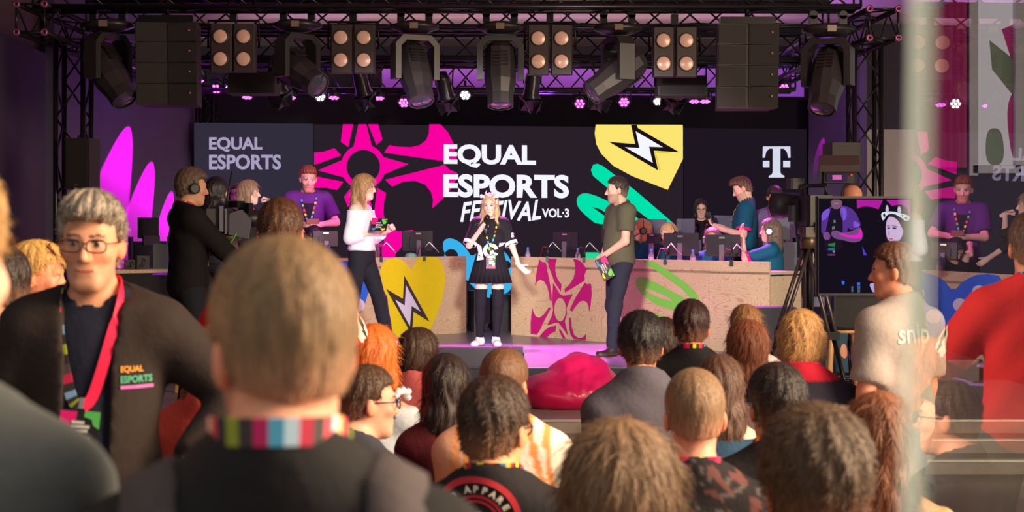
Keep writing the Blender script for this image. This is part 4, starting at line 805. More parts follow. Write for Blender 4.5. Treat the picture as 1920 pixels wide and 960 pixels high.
def qmesh(name, V, Q, mats, parent=None, col=None, smooth=True):
    me = bpy.data.meshes.new(name); me.vertices.add(len(V)); me.vertices.foreach_set('co', V.astype(np.float32).ravel())
    me.loops.add(len(Q)*4); me.loops.foreach_set('vertex_index', Q.astype(np.int32).ravel())
    me.polygons.add(len(Q)); me.polygons.foreach_set('loop_start', np.arange(len(Q), dtype=np.int32)*4)
    me.polygons.foreach_set('loop_total', np.full(len(Q), 4, np.int32)); me.update(calc_edges=True)
    me.polygons.foreach_set('use_smooth', np.full(len(Q), smooth))
    for m in (mats if isinstance(mats, list) else [mats]): me.materials.append(m)
    if col is not None:
        a = me.color_attributes.new('Col', 'FLOAT_COLOR', 'POINT'); c = np.ones((len(V), 4), np.float32); c[:, :3] = col[:, :3]; a.data.foreach_set('color', c.ravel())
    o = bpy.data.objects.new(name, me); COL.objects.link(o)
    if parent: o.parent = parent
    return o
def cap(a, b, r1, r2=None, k=.03, **kw): return dict(t='c', a=A3(*a), b=A3(*b), r1=r1, r2=r1 if r2 is None else r2, k=k, **kw)
def ell(c, r, k=.03, Rm=None, **kw): return dict(t='e', c=A3(*c), r=r, R=Rm, k=k, **kw)
def rx(a): c, s = math.cos(a), math.sin(a); return np.array([[1,0,0],[0,c,-s],[0,s,c]])
def ry(a): c, s = math.cos(a), math.sin(a); return np.array([[c,0,s],[0,1,0],[-s,0,c]])
def rz(a): c, s = math.cos(a), math.sin(a); return np.array([[c,-s,0],[s,c,0],[0,0,1]])
def unit(v): v = np.asarray(v, float); return v/(np.linalg.norm(v)+1e-9)
def ik(a, t, l1, l2, pole):
    v = t-a; D = min(np.linalg.norm(v), (l1+l2)*.998); u = unit(v); x = (l1*l1-l2*l2+D*D)/(2*D); h = math.sqrt(max(l1*l1-x*x, 0))
    n = unit(pole-(pole@u)*u); return a+u*x+n*h, a+u*D
def line(lo, hi, step, flo=None, fhi=None, fine=None):
    if flo is None: return np.arange(lo, hi+step, step)
    return np.concatenate([np.arange(lo, flo, step), np.arange(max(flo, lo), fhi, fine), np.arange(fhi, hi+step, step)])
SKIN = {'fair': lin(232,184,160), 'mid': lin(214,158,128), 'tan': lin(196,136,104), 'pale': lin(238,200,182), 'red': lin(222,150,120)}
SKINM = mat('skin', (.8,.6,.5), .48, attr=True, bump=.08, bscale=120, spec=.35, var=.05)
LENSM = mat('dark_lens', lin(30,20,26), .1)
def hand_prims(wr, hd, hn, side, style, s):
    """palm and five unequal fingers; hd = where the fingers point, hn = where the palm faces"""
    hd = unit(hd); hn = unit(hn-(hn@hd)*hd); th = np.cross(hd, hn)*side; pr = []; u = .98*s
    pr.append(cap(wr-hd*.05*u, wr+hd*.015*u, .0235*u, .022*u, .02))
    for o in (.024, .008, -.009, -.025): pr.append(cap(wr+hd*.012*u+th*o*.6*u, wr+hd*.085*u+th*o*u, .0145*u, .0125*u, .018))
    cv = {'relax': (.35, .5, .4), 'grip': (1.15, 1.35, .9), 'fist': (1.4, 1.6, 1.1), 'open': (.05, .12, .1), 'pinch': (.7, .9, .5)}[style]
    for i, (o, L) in enumerate(((.026, .072), (.009, .08), (-.009, .074), (-.026, .058))):
        p = wr+hd*.088*u+th*o*u; a = 0; sp = (o*4 if style == 'open' else 0)
        for j, (fr, c) in enumerate(zip((.46, .30, .24), cv)):
            a += c*(1+.08*(i-1)); dr = unit(hd*math.cos(a)+hn*math.sin(a)+th*sp*math.cos(a)); q = p+dr*L*fr*1.12*u
            pr.append(cap(p, q, (.0098-.0009*j)*u, (.009-.0009*j)*u, .004)); p = q
    tw = {'open': (.85, .55, .15), 'relax': (.55, .75, .35)}.get(style, (.3, .7, .75))
    p = wr+hd*.02*u+th*.022*u; dr = unit(th*tw[0]+hd*tw[1]+hn*tw[2]); q = p+dr*.045*u
    pr.append(cap(p, q, .0145*u, .0115*u, .012)); q2 = q+unit(dr*.7+hd*.5+hn*(.5 if style in ('grip', 'fist', 'pinch') else .1))*.036*u
    pr.append(cap(q, q2, .011*u, .0085*u, .005)); return pr
HEADPR = lambda fem: [ell((0,-.012,.035), (.0755,.096,.088), .02), ell((0,.024,-.032), (.057 if fem else .061,.066,.082), .035), ell((0,.046,-.080), (.034 if fem else .043,.036,.036), .03),
    cap((-.018,.066,-.098), (.018,.066,-.098), .017 if fem else .021, None, .02), cap((0,.088,.014), (0,.108,-.026), .008, .012, .012), cap((-.010,.098,-.030), (.010,.098,-.030), .007, None, .008),
    cap((-.036,.078,.030), (.036,.078,.030), .013, None, .02), cap((-.046,.066,-.018), (.046,.066,-.018), .012, None, .03),
    cap((-.019,.080,-.0585), (.019,.080,-.0585), .0075, None, .012), cap((-.016,.079,-.069), (.016,.079,-.069), .0078, None, .012),
    ell((.077,-.008,-.005), (.011,.021,.033), .008, rz(.35)), ell((-.077,-.008,-.005), (.011,.021,.033), .008, rz(-.35))]
def to_head(pr, c, Rh, s):
    q = dict(pr)
    if q['t'] == 'c': q['a'] = c+Rh@(q['a']*s); q['b'] = c+Rh@(q['b']*s); q['r1'] *= s; q['r2'] *= s
    else: q['c'] = c+Rh@(q['c']*s); q['r'] = [x*s for x in q['r']]; q['R'] = Rh@(q['R'] if q['R'] is not None else np.eye(3))
    q['k'] *= s; return q
HLX = [-.13, -.09, -.05, -.02, 0, .03, .06, .10, .14]
HLZ = [-.068, -.066, -.052, -.028, .006, .032, .066, .082, .09]
def build_hair(style, s, thick, res, fem, strands, seed, L=.3, front=False):
    """returns verts, quads in head space"""
    rng = np.random.default_rng(seed); lo = -.13-(L if style in ('long', 'tied') else .0)
    f = Field(np.arange(-.15, .15, res), np.arange(-.175, .155, res), np.arange(lo-.05, .175, res), .1)
    X, Y, Z = f.grid((slice(None),)*3)
    sq = {'short': .5, 'buzz': .6, 'quiff': .42, 'receding': .5}.get(style, 1.0)
    f.add(ell((0,-.012,.035), (.0755,.096,.088), .02), thick*sq); f.add(ell((0,-.03,-.02), (.064,.066,.075), .03), thick*.5*sq if sq < 1 else thick*.8)
    f.add(ell((0,-.004,.062), (.066,.086,.07), .03), thick*1.15) if style != 'quiff' else f.add(ell((0,.008,.075), (.062,.082,.062), .03), thick)
    if style == 'quiff': f.add(ell((0,.05,.098), (.055,.05,.035), .03), thick*.6)
    if style == 'bowl':
        for sx in (-1, 1): f.add(cap((.066*sx,-.02,.03), (.070*sx,-.012,-.03), .026, .018, .03))
        f.add(ell((0,-.055,-.03), (.072,.056,.07), .04))
    if style == 'bob':
        for sx in (-1, 1): f.add(cap((.066*sx,-.02,.03), (.072*sx,-.015,-.075), .03, .024, .03))
        f.add(ell((0,-.055,-.05), (.075,.06,.08), .04))
    if style == 'long':
        for sx in (-1, 1):
            f.add(cap((.062*sx,-.01,.05), (.078*sx,.0,-.10), .028, .026, .03))
            f.add(cap((.074*sx,-.012,-.08), (.07*sx,.008,-.12-L*.75), .024, .012, .03))
        f.add(cap((0,-.06,.02), (0,-.085,-.15), .062, .055, .04))
        for o in (-.055, -.02, .02, .055): f.add(cap((o,-.08,-.10), (o*1.25,-.10,-.12-L*(.95-abs(o)*2)), .04, .016, .035))
    if front:
        for sx in (-1, 1): f.add(cap((.072*sx,.012,-.05), (.078*sx,.085,-.19), .024, .026, .02), 0); f.add(cap((.078*sx,.085,-.19), (.07*sx,.125,-.12-L*.8), .026, .012, .03), 0)
    if style == 'tied': f.add(cap((0,-.10,.03), (0,-.115,.0), .03, .028, .02)); f.add(cap((0,-.11,.02), (0,-.125,-.16), .026, .014, .02))
    zl = np.interp(f.y, HLX, HLZ)[None, :, None]
    if style in ('short', 'buzz', 'quiff', 'curly'): m = zl-Z+(.016*(Y < -.02) if style == 'buzz' else 0)
    elif style == 'bowl': m = zl-.045-.012*(Y > .03)-Z
    elif style == 'tied': m = zl+.01-Z
    elif style == 'receding': m = np.maximum(zl-Z, (Z-.075)*0+ (Y-.045)*1.0)
    else: m = np.where(Y > .02, .094-.55*np.abs(X)-.6*np.clip(np.abs(X)-.05, 0, 1)-Z-.2*(np.abs(X) > .064), -1.0)
    if style in ('short', 'quiff', 'curly', 'buzz'): m = m+.004*np.sin(X*90)*np.sin(Y*70+1)+1.1*np.clip(np.abs(X)-.046, 0, 1)*(Y > .028)
    f.d = np.maximum(f.d, np.broadcast_to(m, f.d.shape))
    if style in ('long', 'bob'): f.add(ell((0,.115,-.045), (.062,.075,.105), 0), 0, sub=True); f.add(cap((0,.02,-.10), (0,.06,-.3), .05, .07, 0), 0, sub=True) if style != 'bob' else f.add(cap((0,.02,-.10), (0,.06,-.2), .045, .05, 0), 0, sub=True)
    f.d += np.clip((Y-.045)*.10, 0, .006) if style in ('short', 'buzz') else 0
    ang = np.arctan2(X, -Y-.0*Z); amp = {'buzz': .0012, 'curly': .0055, 'short': .003, 'quiff': .005}.get(style, .0035)
    ph = rng.random(6)*6
    if style == 'curly': f.d += amp*(np.sin(X*130+ph[0]+2*np.sin(Z*70))*np.sin(Y*120+ph[1])*np.sin(Z*125+ph[2]))
    else: f.d += amp*(np.sin(ang*17+ph[0]+2.5*np.sin(Z*28+ph[1]))*.6+np.sin(ang*31+ph[2]+3*np.sin(Z*19+ph[3]))*.4)*np.clip((np.abs(X)+np.abs(Y))*12, 0.2, 1)
    V, Q = f.nets(); 
    if len(V) == 0: return V, Q
    if strands:
        N = vnorm(V, Q); k = rng.integers(0, len(V), strands*2); p = V[k]; n = N[k]
        ok = n[:, 2] > -.75; p = p[ok]; n = n[ok]; c = p-np.array([0,-.045,.1]); dr = c*np.array([1,1,.2])
        dr[:, 2] -= .05 if style in ('long', 'tied', 'bob') else .02
        dr += rng.normal(0, .02, dr.shape); dr -= n*(dr*n).sum(1)[:, None]; dr /= np.linalg.norm(dr, axis=1)[:, None]+1e-6
        ln = {'buzz': .006, 'short': .017, 'quiff': .017, 'curly': .020, 'receding': .014, 'bowl': .032}.get(style, .06)*(.6+.8*rng.random(len(p)))[:, None]
        lift = {'long': .06, 'tied': .06, 'bob': .08, 'bowl': .1, 'quiff': .2}.get(style, .32)
        sd = np.cross(dr, n); sd /= np.linalg.norm(sd, axis=1)[:, None]+1e-6; wd = .0007 if style == 'buzz' else .0011
        p0 = p-n*.002; p1 = p+dr*ln*.55+n*ln*lift*.5; p2 = p+dr*ln*.9+n*ln*lift*.55
        p2[:, 2] -= ln[:, 0]*.15
        S = np.stack([p0-sd*wd, p0+sd*wd, p1-sd*wd*.8, p1+sd*wd*.8, p2-sd*wd*.15, p2+sd*wd*.15], 1).reshape(-1, 3)
        b = len(V)+np.arange(len(p))[:, None]*6
        Q = np.concatenate([Q, b+np.array([[0,1,3,2]]), b+np.array([[2,3,5,4]])]); V = np.concatenate([V, S])
    return V*s, Q
def folds(X, Y, Z, ph):
    return (np.sin(X*21+ph+2.2*np.sin(Z*9+ph))*np.sin(Z*15+Y*13+2*np.sin(X*8))*.6+np.sin(Z*34+X*17+Y*22+3*np.sin(X*6+ph))*.4)
PEOPLE = {}
def person(key, label, px, top, d, z0=0., yaw=0, sit=False, H=None, fem=False, w=1., lean=0, side=0, head=(0,0,0), RH=None, LH=None, Rp=(.5,-1,-.4), Lp=(-.5,-1,-.4),
           Rhand=None, Lhand=None, skin='mid', hair=('short', 'brown', lin(60,40,28), .012), strands=500, shirt=None, bottom=None, shoes=lin(40,38,40), feet=None, beard=None, res=.015, hres=.0065,
           belly=0., group=None, legs=True, jacket=None, brow=None, hairL=.3, name='person', loose=.012, name_kind='person', hs=1.0, hz=.665, drop=0.):
    """px, top: head centre column and crown row in the photograph; d: distance. Local frame: faces +Y, right hand at +X."""
    ztop = CH-(top-HZ)/F*d; seed = abs(hash(key)) % 9999 if False else sum(ord(c)*(i+3) for i, c in enumerate(key)) % 9973
    if sit:
        seat = .40; s = (ztop-z0-seat-.012)/(.223+hz) if H is None else H/1.755; pz = seat+.10*s if H is None else ztop-z0-.012-(hz+.123)*s
    else: s = (ztop-z0-.012)/(1.073+hz); pz = .95*s
    sw = (.148 if fem else .168)*w; fr = .86 if fem else 1.
    S = lambda *a: A3(*a)*s
    Rt = rx(-R(lean))@ry(R(side)); pel = A3(0, 0, pz)
    T = lambda x, y, z: pel+Rt@(A3(x, y, z)*s)
    hc = T(0, .015+(.685-hz)*.5, hz); hy, hp, hr = head; Rh = rz(R(hy))@rx(-R(hp))@ry(R(hr)); hs_ = s*hs
    nb = T(0, -.02, .50)
    sh = {1: T(sw, -.012, .452-drop), -1: T(-sw, -.012, .452-drop)}
    hand_t = {}; el = {}; wr = {}
    for sd, t, po in ((1, RH, Rp), (-1, LH, Lp)):
        if t is None: t = (sd*(sw+.07), .05, .80-.95+pz/s) if not sit else (sd*.13, .33, pz/s+.08)
        if sit and t == (sd*.13, .33, pz/s+.08): po = (sd*.12, -.35, -1)
        el[sd], wr[sd] = ik(sh[sd], A3(*t)*s, .285*s, .255*s, A3(*po))
    hip = {1: A3(.088*s, 0, pz-.05*s), -1: A3(-.088*s, 0, pz-.05*s)}; kn = {}; an = {}
    for sd in (1, -1):
        if sit:
            kn[sd] = A3(sd*.13*s, .41*s, pz-.01*s); an[sd] = A3(sd*.12*s, .40*s, .09)
            if kn[sd][2]-an[sd][2] > .45*s: an[sd][2] = kn[sd][2]-.43*s if z0 > .45 else .09
        else:
            ft = (feet or {}).get(sd, (sd*.10, 0)); an[sd] = A3(ft[0]*s, ft[1]*s, .085*s); kn[sd], an[sd] = ik(hip[sd], an[sd], .42*s, .405*s, A3(sd*.15, 1, 0))
    bust = [ell(T(sx*.07, .085, .30), [.062*s, .055*s, .06*s], .04, Rt) for sx in (-1, 1)] if fem else []
    rs = lambda *a: [x*s for x in a]
    wv = .88 if fem else 1.
    torso = [ell(T(0, -.005, .0), rs(.162*w, .118+belly*.3, .125), .05, Rt), ell(T(0, belly*.5, .14), rs(.138*w*wv, .10+belly, .15), .06, Rt), ell(T(0, 0, .31), rs(.155*w*(.92 if fem else 1), .108, .185), .06, Rt),
             cap(T(-sw*.8, -.012, .446-drop), T(sw*.8, -.012, .446-drop), .062*s*fr, None, .06)]+bust
    traps = [cap(T(0, -.028, .53), T(sx*sw*.85, -.02, .462-drop), .046*s*fr, .05*s*fr, .05) for sx in (-1, 1)]
    neck = cap(nb, hc+Rh@(A3(0, -.02, -.06)*hs_), (.05 if fem else .058)*s, (.047 if fem else .054)*s, .03)
    ua = {k: cap(sh[k], el[k], .052*s*fr, .041*s*fr, .03) for k in sh}; fa = {k: cap(el[k], wr[k], .043*s*fr, .026*s*fr, .02) for k in sh}
    th = {k: cap(hip[k], kn[k], (.09 if not fem else .088)*s, .056*s, .04) for k in hip}; ca = {k: cap(kn[k], an[k], .055*s, .037*s, .03) for k in hip}
    cf = {k: ell(kn[k]*.7+an[k]*.3+A3(0, -.018*s, 0), rs(.052, .056, .11), .03) for k in hip}
    foot = {}
    for k in hip:
        fd = unit(A3(*( (feet or {}).get(('d', k), (k*.2, 1)) ), 0)); foot[k] = fd
    ft = [cap(an[k]+A3(0, 0, -.045*s), an[k]+foot[k]*.13*s+A3(0, 0, -.055*s), .034*s, .028*s, .03) for k in hip]
    allp = torso+traps+[neck]+list(ua.values())+list(fa.values())+list(th.values())+list(ca.values())+(list(cf.values()) if not sit else [])+ft
    hp_ = [to_head(p, hc, Rh, hs_) for p in HEADPR(fem)]
    pts = np.array([q for p in allp for q in ((p['a']-p['r1'], p['a']+p['r1'], p['b']-p['r2'], p['b']+p['r2']) if p['t'] == 'c' else (p['c']-max(p['r']), p['c']+max(p['r'])))]+[hc-.14, hc+.14])
    lo = pts.min(0)-.03; hi = pts.max(0)+.03; hw = A3(.105, .14, .15)*hs_
    f = Field(*[line(lo[i], hi[i], res*1.15, hc[i]-hw[i], hc[i]+hw[i], hres) for i in range(3)])
    for p in allp: f.add(p)
    for p in hp_: f.add(p)
    for sx in (-1, 1): f.add(to_head(ell((.031*sx, .094, .010), (.0135, .009, .0085), 0), hc, Rh, hs_), 0, sub=True)
    for sx in (-1, 1): f.add(to_head(ell((.031*sx, .079, .010), (.0125,)*3, .002), hc, Rh, hs_))
    V, Q = f.nets(); V = relax(V, Q, 1, .3)
    parts_V = [V]; parts_Q = [Q]; n0 = len(V)
    for k, h in ((1, Rhand), (-1, Lhand)):
        fd = unit(wr[k]-el[k]); style, hd, hn = (h if h else ('relax', None, None))
        hd = fd if hd is None else unit(hd); hn = A3(-k, .2, 0) if hn is None else np.asarray(hn, float)
        hpz = hand_prims(wr[k], hd, hn, k, style, s*(.92 if fem else 1.0)); q = np.array([p[x] for p in hpz for x in ('a', 'b')]); l, u = q.min(0)-.03, q.max(0)+.03
        g = Field(*[np.arange(l[i], u[i], .0055 if d > 5 else .005) for i in range(3)], .05)
        g.add(cap(wr[k]-fd*.08*s, wr[k], .030*s*fr, .026*s*fr, .02))
        for p in hpz: g.add(p)
        v, qq = g.nets(); parts_V.append(v); parts_Q.append(qq+n0); n0 += len(v)
    V = np.concatenate(parts_V); Q = np.concatenate(parts_Q)
    # colours of the skin: lips, brows, eyes, stubble
    sk = np.array(SKIN[skin] if isinstance(skin, str) else skin)[:3]; C = np.tile(sk, (len(V), 1)); h = (V-hc)@Rh/hs_
    hb = np.array((brow or hair[2]))[:3]; face = (h[:, 1] > .04) & (np.abs(h[:, 2]) < .16) & (np.abs(h[:, 0]) < .09)
    if beard is not None:
        bc = np.array(beard[:3]); al = beard[3] if len(beard) > 3 else .6
        mk = (h[:, 1] > -.01) & (h[:, 2] < -.038+.25*np.maximum(.0, np.abs(h[:, 0])-.04)) & (h[:, 2] > -.13) & (np.abs(h[:, 0]) < .09); C[mk] = C[mk]*(1-al)+bc*al
    ck = face & (np.abs(np.abs(h[:, 0])-.043) < .02) & (np.abs(h[:, 2]+.025) < .02); C[ck] *= (1.05, .9, .88)
    lw = np.abs(h[:, 0]); lz_ = h[:, 2]+.063-h[:, 0]**2*5; lp = face & (lw < .025) & (np.abs(lz_) < .0078-lw*.18); C[lp] = sk*(.84, .60, .60); C[face & (lw < .024) & (np.abs(lz_) < .0024)] = sk*(.42, .24, .24)
    ex = np.abs(h[:, 0])-.031; ez = h[:, 2]-.010
    e1 = face & ((ex/.0125)**2+(ez/.006)**2 < 1); C[e1] = (.5, .46, .44); e2 = face & (ex**2+ez**2 < .0062**2); C[e2] = (.06, .04, .03)
    e3 = face & (np.abs(ez-.0085-ex*.08) < .0028) & (np.abs(ex) < .0155); C[e3] = hb*.4
    br = face & (np.abs(ez-.024+np.abs(ex-.003)*.12) < .0042) & (np.abs(ex) < .019); C[br] = hb*.6+C[br]*.15
    er = (np.abs(h[:, 0]) > .072) & (np.abs(h[:, 2]+.005) < .04) & (np.abs(h[:, 1]) < .04); C[er] *= (1.08, .85, .8)
    loc = P(px, top, d); off = rz(R(yaw))@hc; org = Vector((loc.x-off[0], d-off[1], z0))
    o = qmesh(name_kind, V, Q, SKINM, col=np.clip(C, 0, 1)); o.location = org; o.rotation_euler = (0, 0, R(yaw)); tag(o, label, 'person', group)
    # hair
    if hair and hair[0] != 'bald':
        hv, hq = build_hair(hair[0], hs_, hair[3], hres if d > 3 else .005, fem, strands, seed, hairL, len(hair) > 4)
        if hair[0] == 'receding': pass
        fade = np.clip((.02-hv[:, 2]/hs_)/.085, 0, 1)*{'short': .42, 'buzz': .72, 'quiff': .25}.get(hair[0], 0)
        hcol = np.array(hair[2][:3])[None]*(1-fade[:, None])+np.array(sk)[None]*.8*fade[:, None]
        qmesh('hair', hv@Rh.T+hc, hq, hairmat('hair_'+hair[1], hair[2]), o, col=hcol)
    info = dict(o=o, hc=hc, Rh=Rh, s=hs_, T=T, sh=sh, el=el, wr=wr, hip=hip, kn=kn, an=an, neck=neck, bs=s, yaw=R(yaw), org=org, pz=pz, nb=nb)
    # clothes
    ph = seed*.37
    def garment(nm, prims, m, infl, extra=None, amp=.004, col=None, rs_=None):
        q = np.array([x for p in prims for x in ((p['a']-p['r1'], p['a']+p['r1'], p['b']-p['r2'], p['b']+p['r2']) if p['t'] == 'c' else (p['c']-max(p['r']), p['c']+max(p['r'])))])
        l, u = q.min(0)-.05-infl, q.max(0)+.05+infl; st = rs_ or res
        g = Field(*[np.arange(l[i], u[i], st) for i in range(3)])
        for p in prims: g.add(p, infl+p.get('inf', 0))
        X, Y, Z = g.grid((slice(None),)*3); 
        if amp: g.d += amp*folds(X/s, Y/s, Z/s, ph)*np.clip((np.sqrt((X-nb[0])**2+(Y-nb[1])**2+(Z-nb[2]-.04*s)**2)-.09*s)/(.09*s), 0, 1)
        if extra: extra(g, X, Y, Z)
        v, qq = g.nets(); v = relax(v, qq, 2, .4); return qmesh(nm, v, qq, m, o, col=None if col is None else np.array([col(*p) for p in v/s]))
    if bottom:
        bc, kind = bottom[0], bottom[1]; bm = fabric(bottom[2] if len(bottom) > 2 else 'trousers_'+key, bc)
        if kind == 'trousers':
            waist = ((A3(0, 0, pz+.10*s), A3(0, 0, 1)),)
            pr = [dict(torso[0], cut=waist, inf=-.006), dict(torso[1], cut=waist, inf=-.006)]+[dict(th[k], k=.02) for k in hip]+[dict(ca[k], inf=.008, cut=((an[k]+A3(0, 0, -.02*s), unit(an[k]-kn[k])),)) for k in hip]
            garment('trousers', pr, bm, .012*s, amp=.0045)
        elif kind == 'socks':
            for k in hip:
                zt = ((A3(0, 0, bottom[3]*s), A3(0, 0, 1)),)
                garment('sock', [dict(th[k], cut=zt), dict(ca[k], cut=((an[k]+A3(0, 0, -.03*s), unit(an[k]-kn[k])),)), cf[k]], bm, .006*s, amp=.001)
    for li, shirt in enumerate(x for x in (shirt, jacket) if x):
        sc, sl, opt = shirt[0], shirt[1], (shirt[2] if len(shirt) > 2 else {})
        hem = pz+opt.get('hem', -.04)*s; cut = ((A3(0, 0, hem), A3(0, 0, -1)),)
        tr = [dict(p, cut=cut) for p in torso[:3]]+torso[3:]+([] if opt.get('off') else traps)
        ar = []
        for k in sh:
            if sl <= 1:
                e = sh[k]+(el[k]-sh[k])*sl; ar.append(dict(ua[k], k=.03, inf=.012 if sl < .9 else .006, cut=((e, unit(el[k]-sh[k])),)))
            else:
                e = el[k]+(wr[k]-el[k])*(sl-1); ar += [dict(ua[k], inf=.004), dict(fa[k], inf=.007, cut=((e, unit(wr[k]-el[k])),))]
        nr = opt.get('neck', .068)
        def ex(g, X, Y, Z):
            nk = dict(neck, r1=nr*s, r2=nr*s, a=nb-unit(neck['b']-nb)*.0*s, b=nb+unit(neck['b']-nb)*.25*s); g.add(nk, 0, sub=True)
            up = nb+Rt@A3(0, 0, opt.get('collar', .055)*s); nn = Rt@unit(A3(0, .45, 1)); g.d = np.maximum(g.d, (X-up[0])*nn[0]+(Y-up[1])*nn[1]+(Z-up[2])*nn[2])
            if opt.get('off'): z = T(0, 0, .455)[2]; g.d = np.maximum(g.d, Z-z)
            if opt.get('open'):
                wz = opt['open']*s*np.clip((Z-hem)/(T(0, 0, .5)[2]-hem), .75, 1.0); g.d = np.maximum(g.d, np.where(Y > .02, wz-np.abs(X+.01*s), -1))
        m = opt.get('mat') or (fabric('cloth_%s_%d' % (key, li), sc) if not opt.get('col') else mat('cloth_%s_%d' % (key, li), sc, .85, attr=True, bump=.25, bscale=45, spec=.25))
        if li: info['inner'] = info['shirt']
        info['shirt'] = garment(opt.get('name', ('shirt', 'jacket')[li]), tr+ar, m, (opt.get('loose', loose)+.004+.012*li)*s, ex, opt.get('amp', .0045), opt.get('col'), opt.get('res'))
    if shoes is not None:
        for k in hip:
            a = an[k]; fd = foot[k]; g0 = a[2]-.085*s; cutp = ((A3(0, 0, max(g0, 0.0)+.002), A3(0, 0, -1)),)
            pr = [cap(a-fd*.03*s+A3(0, 0, -.04*s), a+fd*.14*s+A3(0, 0, -.058*s), .046*s, .036*s, .03, cut=cutp), ell(a+fd*.12*s+A3(0, 0, -.07*s), rs(.045, .05, .034), .03, cut=cutp), cap(a+A3(0, 0, -.03*s), a+A3(0, 0, .015*s), .046*s, .044*s, .03)]
            q = np.array([p[x] for p in pr[:1] for x in 'ab']+[a]); l, u = q.min(0)-.09, q.max(0)+.09
            g = Field(*[np.arange(l[i], u[i], .009) for i in range(3)], .06)
            for p in pr: g.add(p)
            v, qq = g.nets(); sc2 = np.array(shoes)[:3]; sole = np.array([(.75, .72, .72) if isinstance(shoes, tuple) and max(shoes[:3]) > .3 else (.10, .05, .03)]); cc = np.where((v[:, 2] < g0+.03*s)[:, None], sole, sc2[None]) 
            qmesh('shoe', v, qq, mat('shoe_leather', (.1,.1,.1), .5, attr=True), o, col=cc)
    PEOPLE[key] = info; return info
def hpt(i, x, y, z): return Vector(i['hc']+i['Rh']@(A3(x, y, z)*i['s']))
def glasses(i, m, dark=False, rim=.0022, sq=1.0, ryy=.019):
    pw = lambda v: math.copysign(abs(v)**sq, v)
    mb = MB()
    for sx in (-1, 1):
        mb.tube([hpt(i, sx*.033+.025*pw(math.cos(a)), .106-1.15*abs(sx*.033+.025*pw(math.cos(a)))**2, .006+ryy*pw(math.sin(a))) for a in [k*math.pi/9 for k in range(19)]], rim, 6, False)
        mb.tube([hpt(i, sx*.058, .102, .014), hpt(i, sx*.079, .06, .014), hpt(i, sx*.081, -.005, .012), hpt(i, sx*.078, -.03, -.01)], rim*.9, 6)
    mb.tube([hpt(i, -.008, .101, .012), hpt(i, 0, .106, .014), hpt(i, .008, .101, .012)], rim, 6)
    g = mb.build('eyeglasses', m, i['o'], False)
    return g
def headphones(i, m, band=True, mic=False, white=False):
    mb = MB(); mb.tube([hpt(i, .093*math.cos(a), -.005, .02+.118*math.sin(a)) for a in [k*math.pi/12 for k in range(13)]], .009, 8)
    o = mb.build('headphones', m, i['o'], False)
    for sx in (-1, 1):
        c = MB(); c.tube([hpt(i, sx*.075, 0, -.005), hpt(i, sx*.083, 0, -.005), hpt(i, sx*.104, 0, -.005), hpt(i, sx*.110, 0, -.005)], [.03, .042, .042, .03], 16)
        c.build('ear_cup', m, o, False)
    if mic: c = MB(); c.tube([hpt(i, -.1, .02, -.02), hpt(i, -.08, .09, -.06), hpt(i, -.03, .125, -.07)], .004, 6); c.build('microphone_boom', m, o, False)
    return o
LAN = [lin(226,0,90), lin(226,0,90), lin(26,22,28), lin(240,220,30), lin(26,22,28), lin(226,0,90), lin(30,26,30), lin(70,150,220), lin(26,22,28)]
def lanyard(i, front=True, badge=True, width=.018, pal=None, drop=.38, art=False, split=False):
    """ribbon round the neck, laid on the shirt"""
    s = i['bs']; T = i['T']; pts = []
    side = [(0,-.080,.572), (.043,-.066,.570), (.069,-.018,.562), (.078,.03,.535), (.072,.078,.455), (.05,.115,.35), (.025,.13,.26), (.004,.135,.5-drop)]
    sm = lambda ps: [tuple(np.array(ps[k])*(1-t)+np.array(ps[k+1])*t) for k in range(len(ps)-1) for t in (0, .25, .5, .75)]+[ps[-1]]
    bv = None
    if 'shirt' in i:
        me = i.get('inner', i['shirt']).data; bv = BVHTree.FromPolygons([v.co for v in me.vertices], [tuple(p.vertices) for p in me.polygons])
    half = side if front else side[:4]
    ps = sm([(-x, y, z) for x, y, z in half[::-1]]+half[1:])
    C = [T(*p) for p in ps]; V = []; hh = width*s; NR = []
    for n, c in enumerate(C):
        c = Vector(c); z = ps[n][2]
        nrm = Vector((c.x-i['nb'][0], c.y-i['nb'][1], 0)).normalized()
        if z < .47: nrm = (nrm*.5+Vector((0, .9, .12))).normalized()
        h = bv.ray_cast(c+nrm*.15, -nrm, .24) if bv else (None,)
        if h[0] is not None and (z < .47 or -.004 < (h[0]-c).dot(nrm) < .022): c = h[0]+nrm*.006
        C[n] = np.array(c); NR.append(nrm)
    for _ in range(3): C = [C[0]]+[C[k]*.5+(C[k-1]+C[k+1])*.25 for k in range(1, len(C)-1)]+[C[-1]]
    for n, c in enumerate(C):
        nrm = NR[n]; c = Vector(c)+nrm*.003
        tn = (Vector(C[min(n+1, len(C)-1)])-Vector(C[max(n-1, 0)])).normalized(); b = nrm.cross(tn).normalized()
        V += [c-b*hh*.55, c+b*hh*.55, c-b*hh*.55+nrm*.003, c+b*hh*.55+nrm*.003]
    Q = []; col = []; pal = pal or LAN; n = len(C)
    V2 = []; 
    for k in range(n-1):
        b = len(V2); V2 += [V[4*k+j] for j in range(4)]+[V[4*k+4+j] for j in range(4)]; c = pal[k % len(pal)]
        if split and k > n//2: c = pal[k % len(pal)]
        elif split: c = lin(226,10,70)
        col += [c]*8; Q += [(b+2, b+3, b+7, b+6), (b+1, b, b+4, b+5), (b, b+2, b+6, b+4), (b+3, b+1, b+5, b+7)]
    o = qmesh('lanyard', np.array([list(v) for v in V2]), np.array(Q), mat('lanyard_ribbon', (.5,.1,.2), .6, attr=True), i['o'], col=np.array(col), smooth=False)
    if front and badge:
        e = Vector(V[-1]); return o, e
    return o, None
def bvh(o): 
    me = o.data; return BVHTree.FromPolygons([v.co for v in me.vertices], [tuple(p.vertices) for p in me.polygons])
